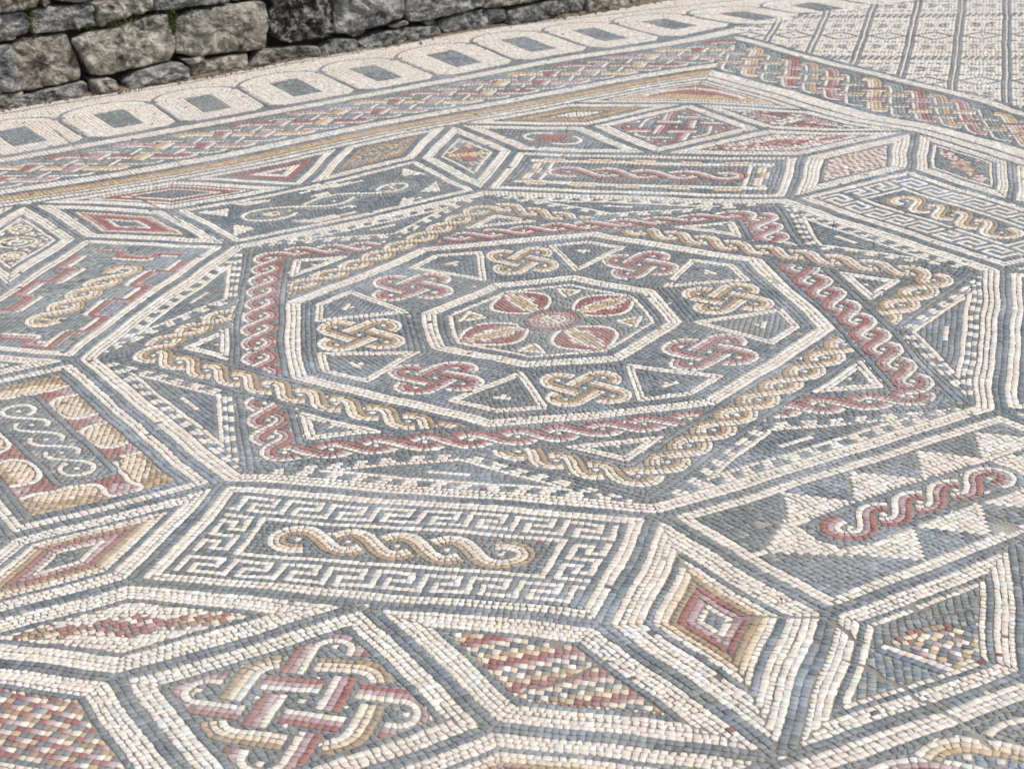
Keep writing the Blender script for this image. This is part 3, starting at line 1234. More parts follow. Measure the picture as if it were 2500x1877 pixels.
part('white_fillet_border')
MAIN['fillet4'] = cur[0]
n_ = N0
for code in 'DWWWD':
    ribbon(SE(n_ + 0.015, np.linspace(4.5, -4.1, 60)), [code], 0.030)
    n_ += 0.030
part('plait_border')
MAIN['plaitSE'] = cur[0]
ribbon(dense([(2.137, -4.018), (2.15, -3.98), (2.182, -3.941), (2.23, -3.914), (2.356, -3.913), (2.476, -3.929), (2.62, -3.947)], .01, False), 'WLT')
ribbon(dense([(2.335, -3.853), (2.348, -3.82), (2.375, -3.783), (2.422, -3.753), (2.518, -3.714), (2.626, -3.702)], .01, False), 'WGG')
ribbon(dense([(2.006, -4.165), (2.03, -4.122), (2.074, -4.084), (2.16, -4.065), (2.279, -4.084), (2.384, -4.113), (2.50, -4.16)], .01, False), 'WPRR')
ribbon(dense([(2.60, -3.86), (2.66, -3.80), (2.76, -3.75), (2.9, -3.70)], .01, False), 'WLT')
for c_ in ((2.26, -3.985), (2.36, -3.985), (2.45, -4.02), (2.47, -3.80), (2.14, -4.14), (2.24, -4.15)):
    dot(c_, 'W', TS, 10)
fill(ccw([SE(n_, -4.1), SE(n_, 4.5), SE(n_ + 0.75, 4.5), SE(n_ + 0.75, -4.1)]), bits('DDDBG'), 10)

# plaited bands


def plait(side, n0, n1, t0, t1, cols, key, excl):
    part('plait_border')
    MAIN[key] = cur[0]
    fr = NW if side == 'NW' else NE
    A = (n1 - n0) / 2 - 0.065
    nc = (n0 + n1) / 2
    N, PER = 6, 1.56
    s = np.arange(t0, t1, 0.008)
    Y = [A * 0.94 * np.arcsin(0.985 * np.sin(2 * math.pi * (s / PER + i / N))) / 1.398 for i in range(N)]
    DY = [np.cos(2 * math.pi * (s / PER + i / N)) for i in range(N)]
    rw = 0.0285
    W = rw * 4
    pts = [fr(nc + y, s) for y in Y]
    keep = [np.ones(len(s), bool) for _ in range(N)]
    for i in range(N):
        for j in range(N):
            if i == j:
                continue
            d = Y[i] - Y[j]
            for c in np.where(d[:-1] * d[1:] <= 0)[0]:
                y = Y[i][c]
                lev = int(round((y / A + 1) * 3))
                over_i = (DY[i][c] > DY[j][c]) == (lev % 2 == 0)
                if not over_i:
                    w0, w1 = max(0, c - 50), min(len(s), c + 50)
                    dd = np.sqrt(((pts[i][w0:w1, None] - pts[j][None, w0:w1]) ** 2).sum(2)).min(1)
                    keep[i][w0:w1] &= dd > W / 2 + rw * 0.5
    for i in range(N):
        e = np.diff(np.r_[0, keep[i].astype(int), 0])
        for m, (a, b) in enumerate(zip(np.where(e == 1)[0], np.where(e == -1)[0])):
            if b - a > 5:
                col = cols[i % len(cols)]
                ribbon(pts[i][a:b], [col[0], col[0], col[1], 'W'], rw, excl=excl)
    poly = np.array([fr(n0, t0), fr(n1, t0), fr(n1, t1), fr(n0, t1)])
    fill(poly, bits('DDDG'), 45 if side == 'NW' else -45, inside=(lambda p: ~excl(p)) if excl else None)


plait('NW', 4.595, 5.345, -4.6, 5.6, [('R', 'P'), ('G', 'G'), ('T', 'L'), ('G', 'D'), ('P', 'P'), ('G', 'G')], 'plaitNW', lambda p: ne(p) > nw(p) + 0.05)
plait('NE', 4.445, 5.245, -6.1, 1.5, [('R', 'P'), ('G', 'G'), ('T', 'L'), ('G', 'D'), ('P', 'R'), ('T', 'G')], 'plaitNE', lambda p: nw(p) > ne(p) - 0.05)
part('white_fillet_border')
MAIN['fillet3'] = cur[0]
rows_out('NW', 5.345, list('DWWWW'), 0.031, -4.6, 5.9, 0.10)
rows_out('NE', 5.245, list('DWWWDD'), 0.031, -5.8, 1.5, 0.02)
s = np.linspace(-4.6, 9.5, 80)
ribbon(NW(5.552, s), ['D', 'D', 'D'], 0.031)

# arcade
part('arcade_border')
MAIN['arcade'] = cur[0]
PT, NB, NV_ = 0.815, 5.60, 6.42
K0, K1 = -6, 10
for k in range(K0, K1):
    t = PT * k
    line(NW(NB, t), NW(NV_ + 0.02, t), 'D', 0.028)
    fill(ccw([NW(NB, t - 0.12), NW(NB, t + 0.12), NW(NB + 0.12, t)]), 'D', 45)
    a = np.linspace(math.pi, 0, 50)
    ribbon(NW(NV_ + 0.36 * np.sin(a), t + PT / 2 + (PT / 2 + 0.005) * np.cos(a)), 'D', 0.021)
    fill(ccw([NW(NV_ - 0.06, t), NW(NV_ + 0.11, t - 0.055), NW(NV_ + 0.11, t + 0.055)]), 'D', 45)
    fill(ccw([NW(5.83, t + 0.285), NW(5.83, t + 0.54), NW(6.43, t + 0.54), NW(6.43, t + 0.285)]), bits('DGGB'), 45)
ribbon(NW(7.02, np.linspace(-5, 9.5, 80)), 'D', 0.018)
for k in range(K0, K1):
    t = PT * k
    a = np.linspace(math.pi, 0, 50)
    for q in range(1, 4):
        ribbon(NW(NV_ + (0.36 - 0.031 * q) * np.sin(a), t + PT / 2 + (PT / 2 - 0.031 * q) * np.cos(a)), ['W'], 0.031)
    fill(ccw([NW(NB, t), NW(NB, t + PT), NW(NV_ + 0.4, t + PT), NW(NV_ + 0.4, t)]), bits('WWWw'), 135)
fill(ccw([NW(6.3, -5), NW(6.3, 9.5), NW(7.45, 9.5), NW(7.45, -5)]), bits('WWw'), 45)

# far carpet with thin lattice
part('lattice_carpet')
MAIN['carpet'] = cur[0]
CARPET = cur[0]
occ_keep = occ.copy()
occ[:] = 0


def carpet_in(p):
    n, t = ne(p), (p[..., 0] - p[..., 1]) * S2
    return (n > 5.435 - 0.032 * (t + 4.3)) & (nw(p) < 5.535 + 0.13 + 0.045 * (n - 4.0))


def on_carpet(p):
    return carpet_in(np.atleast_2d(p))[0]


def cl(a, b, code='D', rw=0.023):
    line(a, b, code, rw, excl=lambda p: ~carpet_in(p))


UP_, VP_ = 0.4245, 1.87
for k in range(-1, 9):
    u0 = 0.307 + UP_ * k
    for o in (-0.025, 0.025):
        cl((u0 + o, 3.4), (u0 + o, 10.3))
    uc = u0 + UP_ / 2
    for m in range(-1, 3):
        v0 = 5.914 + 0.075 * (uc - 1.6) + VP_ * m
        for sx in (-1, 1):
            for sy in (-1, 1):
                cl((uc + sx * 0.165, v0), (uc, v0 + sy * 0.165), 'D', 0.027)
        if on_carpet((uc, v0)):
            dot((uc, v0), 'D', 0.028, 45)
        for vd in (0.24, 0.68, 1.16, 1.60):
            for q in range(-4, 5):
                p = (uc + q * 0.034 * 1.05, v0 + vd)
                if on_carpet(p):
                    dot(p, 'D' if q % 2 == 0 else 'W', 0.037)
        for vc in (0.46, 1.38):
            for sx in (-1, 1):
                for sy in (-1, 1):
                    p0, p1 = (uc + sx * 0.025, v0 + vc + sy * 0.025), (uc + sx * 0.105, v0 + vc + sy * 0.085)
                    cl(p0, p1, 'D', 0.033)
            for sx in (-0.085, 0.085):
                if on_carpet((uc + sx, v0 + vc)):
                    dot((uc + sx, v0 + vc), 'D', 0.03, 45)
        for q in range(6):
            x = uc + (q - 2.5) * 0.056
            cl((x - 0.016, v0 + 0.84), (x + 0.016, v0 + 1.0), 'D', 0.030)
fill(ccw([NE(5.2, -6.6), NE(5.2, 1.6), NE(10.2, 1.6), NE(10.2, -6.6)]), bits('WWw'), 0, rw=0.029, t=0.031, inside=carpet_in, passes=2)
occ[:] = np.maximum(occ, occ_keep)
# whatever is left of the field (towards the viewer and at the sides)
cur[0] = rest
fill(ccw([(-6.8, -6.2), (4.0, -6.2), (4.0, 3.0), (-6.8, 3.0)]), bits('WWw'), 0, passes=1, inside=lambda p: (nw(p) < N0) & (ne(p) < N0) & (nw(p) > -N0 - 2.0))

# ------------------------------------------------------------------ the hand-laid irregularity of the design
CTRL = np.array([
    (-2.414,-1.000,0.038,-0.054), (-1.000,-2.414,0.016,-0.002), (1.000,-2.414,-0.023,0.024), (2.414,-1.000,-0.041,-0.042), (2.414,1.000,-0.018,0.018),
    (1.000,2.414,0.046,-0.098), (-1.000,2.414,-0.020,-0.101), (-2.414,1.000,0.107,-0.042), (1.707,4.121,0.068,0.122), (-1.707,4.121,-0.047,-0.013),
    (-4.121,1.707,-0.016,-0.026), (1.707,-4.121,0.013,-0.032), (1.000,-3.414,-0.053,0.035), (-1.000,-3.414,-0.001,0.031), (0.000,-3.414,-0.014,0.028),
    (0.707,-4.121,0.000,-0.020), (-0.707,-4.121,-0.020,0.023), (1.707,-3.121,0.065,-0.011), (0.000,3.414,-0.018,-0.025), (-0.707,4.121,0.019,0.049),
    (0.707,4.121,-0.033,0.065), (0.000,4.828,-0.017,0.126), (-1.000,3.414,-0.062,-0.017), (1.000,3.414,0.025,0.005), (-3.866,2.258,0.075,-0.075),
    (-2.290,3.833,-0.002,0.002), (-0.653,5.470,-0.024,0.024), (-4.536,3.384,0.080,-0.042), (-3.960,3.960,0.003,-0.014), (-3.384,4.536,-0.020,-0.014),
    (-2.807,5.112,-0.009,-0.008), (-2.231,5.689,-0.066,0.022), (-1.655,6.265,-0.099,0.058), (-1.078,6.841,-0.108,0.070), (-0.502,7.418,-0.116,0.080),
    (0.074,7.994,-0.125,0.148), (0.651,8.570,-0.131,0.215), (-5.116,3.963,0.112,-0.051), (-4.540,4.540,0.068,0.026), (-3.963,5.116,0.031,0.018),
    (-3.387,5.692,0.004,0.038), (-2.811,6.269,-0.052,0.058), (-2.234,6.845,-0.104,0.194), (-3.259,6.683,-0.061,0.061), (0.405,7.118,0.021,0.021),
    (1.291,6.233,-0.000,-0.000), (2.511,5.013,-0.058,-0.058), (1.399,4.654,-0.002,-0.002), (-0.127,7.651,-0.095,0.128), (-0.120,6.413,-0.069,0.020),
    (-0.745,0.000,0.006,-0.097), (-0.527,-0.527,-0.010,-0.116), (-0.000,-0.745,0.018,-0.081), (0.527,-0.527,-0.028,-0.153), (0.745,0.000,-0.032,-0.081),
    (0.527,0.527,-0.047,-0.123), (0.000,0.745,-0.034,-0.132), (-0.527,0.527,0.053,-0.091), (-1.540,0.000,-0.014,-0.039), (-1.089,-1.089,-0.022,-0.069),
    (-0.000,-1.540,0.007,-0.045), (1.089,-1.089,-0.045,-0.081), (1.540,0.000,-0.028,-0.064), (1.089,1.089,-0.104,-0.041), (0.000,1.540,-0.070,-0.092),
    (-1.089,1.089,0.013,-0.051), (1.156,9.289,-0.007,0.000), (1.156,6.528,-0.006,0.000), (1.580,9.445,0.003,0.000), (1.580,6.106,0.001,0.000),
    (2.005,9.461,-0.007,0.000), (2.005,5.710,0.002,0.000), (2.429,9.478,0.004,0.000), (2.429,5.249,-0.025,0.000), (0.732,8.828,-0.014,0.000),
    (0.732,6.981,0.010,0.000), (0.307,8.319,-0.000,0.000), (0.307,7.351,0.043,0.000),
])


def tps_fit(C):
    P, D = C[:, :2], C[:, 2:]
    r2 = ((P[:, None] - P[None]) ** 2).sum(2) + 1e-12
    K = 0.5 * r2 * np.log(r2)
    n = len(P)
    A = np.zeros((n + 3, n + 3))
    A[:n, :n] = K + np.eye(n) * 0.0012
    A[:n, n:] = np.c_[np.ones(n), P]
    A[n:, :n] = A[:n, n:].T
    return np.linalg.solve(A, np.vstack([D, np.zeros((3, 2))]))


TPS = tps_fit(CTRL)


def warp(p):
    sh = p.shape
    p = p.reshape(-1, 2)
    out = np.empty_like(p)
    for i in range(0, len(p), 40000):
        q = p[i:i + 40000]
        r2 = ((q[:, None] - CTRL[None, :, :2]) ** 2).sum(2) + 1e-12
        out[i:i + 40000] = q + (0.5 * r2 * np.log(r2)) @ TPS[:-3] + np.c_[np.ones(len(q)), q] @ TPS[-3:]
    return out.reshape(sh)


Q0 = np.concatenate(QUADS)
QC = np.concatenate(QCOL)
QP = np.concatenate(QPART)
Q = np.where((QP == CARPET)[:, None, None], Q0, warp(Q0))
# wavering of the courses
for fx, fy, am, ph in ((3.1, 4.3, 0.0055, 0.3), (7.7, 5.9, 0.0040, 1.7), (13.0, 17.0, 0.0028, 2.9)):
    am = np.where(QP == CARPET, am * 0.5, am)[:, None, None]
    Q = Q + am * np.stack([np.sin(Q[..., 1] * fx + Q[..., 0] * fy * .6 + ph), np.sin(Q[..., 0] * fy - Q[..., 1] * fx * .5 + ph * 2)], -1)
# nothing under the wall
WA, WD, WN = np.array([-5.71342, 4.22850]), np.array([0.678083, 0.734985]), np.array([0.734985, -0.678083])
k = ((Q.mean(1) - WA) @ WN) > -0.10
Q, QC, QP = Q[k], QC[k], QP[k]

# lost tesserae: single ones, and a few worn spots
pc = Q.mean(1)
lost = rng.random(len(Q)) < 0.003
for _ in range(15):
    c_ = np.array([rng.uniform(-3.2, 2.5), rng.uniform(-4.2, 4.0)])
    d_ = np.linalg.norm((pc - c_) * np.array([1.0, rng.uniform(0.7, 1.4)]), axis=1)
    lost |= (d_ < rng.uniform(0.02, 0.055)) & (rng.random(len(Q)) < 0.75)
Q, QC, QP = Q[~lost], QC[~lost], QP[~lost]

CRACKS = [
    [(1.896, -3.486), (1.948, -3.495), (1.982, -3.521), (1.998, -3.564), (2.041, -3.597), (2.078, -3.612), (2.102, -3.652), (2.136, -3.707), (2.171, -3.709), (2.208, -3.753), (2.248, -3.788), (2.279, -3.816), (2.306, -3.852), (2.336, -3.871), (2.358, -3.923), (2.383, -3.966)],
    [(1.424, -3.254), (1.469, -3.216), (1.550, -3.196), (1.633, -3.192), (1.758, -3.169), (1.767, -3.183), (1.809, -3.216), (1.856, -3.267), (1.873, -3.304), (1.908, -3.327)],
    [(1.019, -3.641), (0.959, -3.703), (0.839, -3.858), (0.777, -3.878), (0.732, -3.966)],
    [(2.110, -3.102), (2.140, -3.132), (2.182, -3.104), (2.252, -3.046), (2.286, -3.029)],
    [(0.824, 0.458), (0.783, 0.385), (0.663, 0.258), (0.627, 0.209)],
    [(-4.899, 3.604), (-4.606, 3.267), (-4.386, 2.978), (-4.169, 2.666)],
    [(-3.466, 1.916), (-3.268, 1.780), (-3.040, 1.590), (-2.852, 1.374)],
]
cen = Q.mean(1)
for C_, wd in zip(CRACKS, (0.0095, 0.0095, 0.0065, 0.0060, 0.0060, 0.008, 0.008)):
    C_ = np.array(C_)
    near = (cen[:, 0] > C_[:, 0].min() - .1) & (cen[:, 0] < C_[:, 0].max() + .1) & (cen[:, 1] > C_[:, 1].min() - .1) & (cen[:, 1] < C_[:, 1].max() + .1)
    ii = np.where(near)[0]
    if len(ii) == 0:
        continue
    def sdist(p):
        best = np.full(len(p), 9.0)
        sgn = np.zeros(len(p))
        foot = np.zeros_like(p)
        nn_ = np.zeros_like(p)
        for a, b in zip(C_[:-1], C_[1:]):
            d = b - a
            L = np.linalg.norm(d)
            d = d / L
            t = np.clip((p - a) @ d, 0, L)
            f = a + t[:, None] * d
            r = np.linalg.norm(p - f, axis=1)
            m = r < best
            best[m] = r[m]
            nn = np.array([-d[1], d[0]])
            sgn[m] = np.sign((p[m] - a) @ nn)
            foot[m] = f[m]
            nn_[m] = nn
        return best, sgn, foot, nn_
    _, cs_, _, _ = sdist(cen[ii])
    for c in range(4):
        r, s_, f, nn = sdist(Q[ii, c])
        bad = (r < wd) | ((s_ != cs_) & (r < 0.03))
        tgt = f + nn * (cs_ * wd)[:, None]
        Q[ii, c] = np.where(bad[:, None], tgt, Q[ii, c])

# joints, chipped corners
n = len(Q)
cen = Q.mean(1, keepdims=True)
size = np.sqrt(0.5 * np.abs((Q[:, 2, 0] - Q[:, 0, 0]) * (Q[:, 3, 1] - Q[:, 1, 1]) - (Q[:, 2, 1] - Q[:, 0, 1]) * (Q[:, 3, 0] - Q[:, 1, 0])))
ok = size > 0.008
Q, QC, QP, cen, size = Q[ok], QC[ok], QP[ok], cen[ok], size[ok]
n = len(Q)
gap = rng.uniform(0.0006, 0.0018, n)
Q = cen + (Q - cen) * (1 - 2 * gap / size)[:, None, None]
Q = Q + rng.normal(0, 0.0017, Q.shape)


def undulate(x, y):
    return 0.0055 * np.sin(x * 1.9 + 0.4) * np.cos(y * 1.3 - 0.7) + 0.0022 * np.sin(x * 5.1 + y * 3.7) + 0.0009 * np.sin(x * 13.0 - y * 11.0)


COLS = np.empty((n, 3))
for code in CODES:
    m = QC == code
    if m.any():
        p = PAL[code]
        a, b = rng.integers(0, len(p), m.sum()), rng.integers(0, len(p), m.sum())
        f = rng.random(m.sum())[:, None]
        COLS[m] = p[a] * f + p[b] * (1 - f)


def vnoise(p, scale, seed):
    r = np.random.default_rng(seed)
    L = r.random((64, 64))
    q = p * scale + 31.7
    i = np.floor(q).astype(int)
    f = q - i
    f = f * f * (3 - 2 * f)
    g = lambda a, b: L[(i[:, 0] + a) % 64, (i[:, 1] + b) % 64]
    return (g(0, 0) * (1 - f[:, 0]) + g(1, 0) * f[:, 0]) * (1 - f[:, 1]) + (g(0, 1) * (1 - f[:, 0]) + g(1, 1) * f[:, 0]) * f[:, 1]


# batches of stone differ from place to place: bluish or greenish greys, warmer creams
pc = Q.mean(1)
n1, n2, n3 = vnoise(pc, 2.6, 1), vnoise(pc, 5.5, 2), vnoise(pc, 3.3, 3)
dk = np.isin(QC, list('DBG'))
t_ = np.clip((0.6 * n1 + 0.4 * n2 - 0.52) / 0.16, 0, 1)[:, None] * 0.75
COLS = np.where(dk[:, None], COLS * (1 - t_) + (srgb(156, 162, 166) * REFL / 0.83) * t_, COLS)
t_ = np.clip((0.6 * n3 + 0.4 * n2 - 0.52) / 0.16, 0, 1)[:, None] * 0.6
COLS = np.where(dk[:, None], COLS * (1 - t_) + (srgb(128, 130, 122) * REFL / 0.83) * t_, COLS)
wt = np.isin(QC, list('Ww'))
t_ = np.clip((0.6 * n3 + 0.4 * n1 - 0.5) / 0.18, 0, 1)[:, None] * 0.65
COLS = np.where(wt[:, None], COLS * (1 - t_) + (srgb(236, 219, 200) * REFL / 0.83) * t_, COLS)
COLS *= np.exp(rng.normal(0, 1, n) * np.where(dk, 0.13, 0.075))[:, None]
COLS *= np.exp(rng.normal(0, 0.018, (n, 3)))
odd = rng.random(n) < 0.0018                                   # odd replacement stones
COLS[odd] = np.array([srgb(150, 90, 80) * .6, srgb(120, 110, 100) * .6, srgb(225, 205, 180) * .75])[rng.integers(0, 3, odd.sum())]

XY = Q * H
Z = undulate(XY[..., 0], XY[..., 1])
ctr = XY.mean(1, keepdims=True)
tilt = rng.normal(0, 0.013, (n, 2))
Ztop = Z + rng.normal(0, 0.0003, n)[:, None] + ((XY - ctr) * tilt[:, None]).sum(2)
CH = 0.0004
sz = (size * H)[:, None, None]
XYt = ctr + (XY - ctr) * (1 - 2 * CH / sz)
V = np.empty((n, 12, 3), np.float32)
V[:, 0:4, :2] = XY
V[:, 0:4, 2] = Z - 0.006
V[:, 4:8, :2] = XY
V[:, 4:8, 2] = Ztop - 0.0005
V[:, 8:12, :2] = XYt
V[:, 8:12, 2] = Ztop
FQ = np.array([[0, 1, 5, 4], [1, 2, 6, 5], [2, 3, 7, 6], [3, 0, 4, 7], [4, 5, 9, 8], [5, 6, 10, 9], [6, 7, 11, 10], [7, 4, 8, 11], [8, 9, 10, 11]])


def tile_mesh(name, ids, origin=None):
    v = V[ids].astype(np.float64)
    if origin is not None:
        v = v - np.asarray(origin)
    m = len(ids)
    me = bpy.data.meshes.new(name)
    me.vertices.add(m * 12)
    me.vertices.foreach_set('co', v.astype(np.float32).ravel())
    f = (FQ[None] + (np.arange(m) * 12)[:, None, None]).reshape(-1)
    me.loops.add(len(f))
    me.loops.foreach_set('vertex_index', f.astype(np.int32))
    me.polygons.add(m * 9)
    me.polygons.foreach_set('loop_start', (np.arange(m * 9) * 4).astype(np.int32))
    me.update(calc_edges=True)
    ca = me.color_attributes.new('tile_colour', 'FLOAT_COLOR', 'POINT')
    col = np.ones((m, 12, 4), np.float32)
    col[:, :, :3] = COLS[ids][:, None]
    ca.data.foreach_set('color', col.ravel())
    me.materials.append(M_TILE)
    return me


LABELS = {
    'med': 'eight-pointed star medallion of two braided squares round a four-petalled rosette',
    'r270': 'nearest key-meander rectangle with a short tan twist in the middle',
    'r45': 'far key-meander rectangle beside the plaited frame, tan twist inside',
    'r315': 'dark rectangle with white sawtooth triangles and a dusky red twist',
    'r225': 'rectangle of red and ochre scallops round a white scroll on grey',
    'r180': 'grey rectangle with red stepped zigzags round a tan twist',
    'r135': 'dark rectangle with pale spindles and small white triangles',
    'r90': 'rectangle with tan and white crenellations round a red twist',
    'r0': 'rectangle mostly cut off by the photo edge, white double border',
    'eye3': 'nearest concentric lozenge in ochre, red and pink with a dark eye',
    'chk3': 'lozenge of many-coloured diagonal checks beside the big knot',
    'patch': 'cracked and patched lozenge with a corner of coloured checks',
    'plaitSE': 'plait with tan and red strands at the corner nearest the viewer',
    'leaf2': 'white lozenge with red and ochre leaf patches',
    'rb2': 'lozenge of many-coloured diagonal stripes at the near edge',
    'eye2': 'concentric ochre and red lozenge beside the scalloped rectangle',
    'eye8': 'concentric red lozenge with a smooth blue-grey eye',
    'eye8b': 'flat red-ringed lozenge lying along the brown frame line',
    'scr8': 'lozenge filled with small white scrolls on dark grey',
    'wedge7': 'lozenge with red and tan wedges beside the crenellated rectangle',
    'gem7': 'grey lozenge with a red square patch and white arcs',
    'eye7': 'tan lozenge with a white slit eye by the brown frame line',
    'fea7': 'dark lozenge with ochre feather strokes by the brown frame line',
    'chk6': 'lozenge of dusky red and white checks beside the far meander',
    'leaf6': 'white lozenge with a pink fish-shaped patch',
    'qua6': 'lozenge quartered in pink and red triangles',
    'leaf6b': 'dark lozenge with a tan leaf beside the far plait',
    'eye1': 'concentric lozenge of white and dark lines at the medallion tip',
    'sq270': 'large interlaced knot of red and tan strands on dark, nearest square',
    'sq90': 'red interlaced knot in the far square below the corner triangle',
    'tri135': 'half square with a red chevron against the brown frame line',
    'corner': 'corner triangle of the field with a tan and pink arch',
    'fillet': 'frame lines with a long ochre-brown stripe',
    'plaitNW': 'multicoloured plait beside the arcade',
    'plaitNE': 'multicoloured plait beside the lattice carpet',
    'arcade': 'cream band of dark-lined arches with grey rectangles along the wall',
    'carpet': 'cream carpet with a thin dark lattice, diamonds and dots',
}
NAMEKEY = {v: k for k, v in MAIN.items()}

floor = bpy.data.objects.new('mosaic_floor', None)
link(floor)
floor['kind'] = 'structure'
floor['label'] = 'patterned stone mosaic floor in cream, grey, red and ochre'

# the three hundred tesserae that show largest become pieces of their own
px, py, pz = project(Q[..., 0], Q[..., 1])
area = 0.5 * np.abs((px[:, 2] - px[:, 0]) * (py[:, 3] - py[:, 1]) - (py[:, 2] - py[:, 0]) * (px[:, 3] - px[:, 1]))
inframe = (px.min(1) > 2) & (px.max(1) < 2498) & (py.min(1) > 2) & (py.max(1) < 1872)
order = np.argsort(-np.where(inframe, area, 0))[:300]
single = np.zeros(n, bool)
single[order] = True
objs = {}
for pid, (name, parent) in enumerate(PARTS):
    ids = np.where((QP == pid) & ~single)[0]
    if len(ids) == 0 and not (QP == pid).any():
        continue
    o = bpy.data.objects.new(name, tile_mesh(name, ids))
    link(o, floor if parent is None else objs[parent])
    o['kind'] = 'stuff'
    key = NAMEKEY.get(pid)
    if key in LABELS:
        o['label'] = LABELS[key]
    objs[pid] = o
sqs = [pid for pid, (nm_, _) in enumerate(PARTS) if nm_ == 'braided_square']
for pid, lb in zip(sqs, ('dusky red twisted band forming one square of the star', 'tan twisted band forming the other square of the star')):
    if pid in objs:
        objs[pid]['label'] = lb
for i in order:
    org = V[i, 8:12].mean(0)
    o = bpy.data.objects.new('tessera', tile_mesh('tessera', np.array([i]), org))
    p = objs[QP[i]]
    link(o, p)
    o.location = org

# mortar bed under the tesserae
gx, gy = np.linspace(-4.6, 3.6, 110), np.linspace(-4.2, 6.2, 140)
X, Y = np.meshgrid(gx, gy, indexing='ij')
Zb = undulate(X, Y) - 0.0020
vb = np.stack([X, Y, Zb], -1).reshape(-1, 3)
ii = np.arange(110 * 140).reshape(110, 140)
fb = np.stack([ii[:-1, :-1], ii[1:, :-1], ii[1:, 1:], ii[:-1, 1:]], -1).reshape(-1, 4)
me = bpy.data.meshes.new('mortar_bed')
me.from_pydata(vb.tolist(), [], fb.tolist())
me.materials.append(M_MORTAR)
me.polygons.foreach_set('use_smooth', np.ones(len(fb), bool))
bed = link(bpy.data.objects.new('mortar_bed', me), floor)

me = bpy.data.meshes.new('ground')
me.from_pydata([(-400, -400, -0.05), (400, -400, -0.05), (400, 400, -0.05), (-400, 400, -0.05)], [], [(0, 1, 2, 3)])
me.materials.append(M_GROUND)
g = link(bpy.data.objects.new('ground', me))
g['kind'] = 'structure'

# ------------------------------------------------------------------ stone wall
wall = bpy.data.objects.new('stone_wall', None)
wall['label'] = 'low dry-stone wall of weathered grey limestone blocks behind the mosaic'
wall['category'] = 'wall'
wall['kind'] = 'thing'
link(wall)
wall.location = (WA[0] * H, WA[1] * H, 0)
wall.rotation_euler = (0, 0, math.atan2(WD[1], WD[0]))
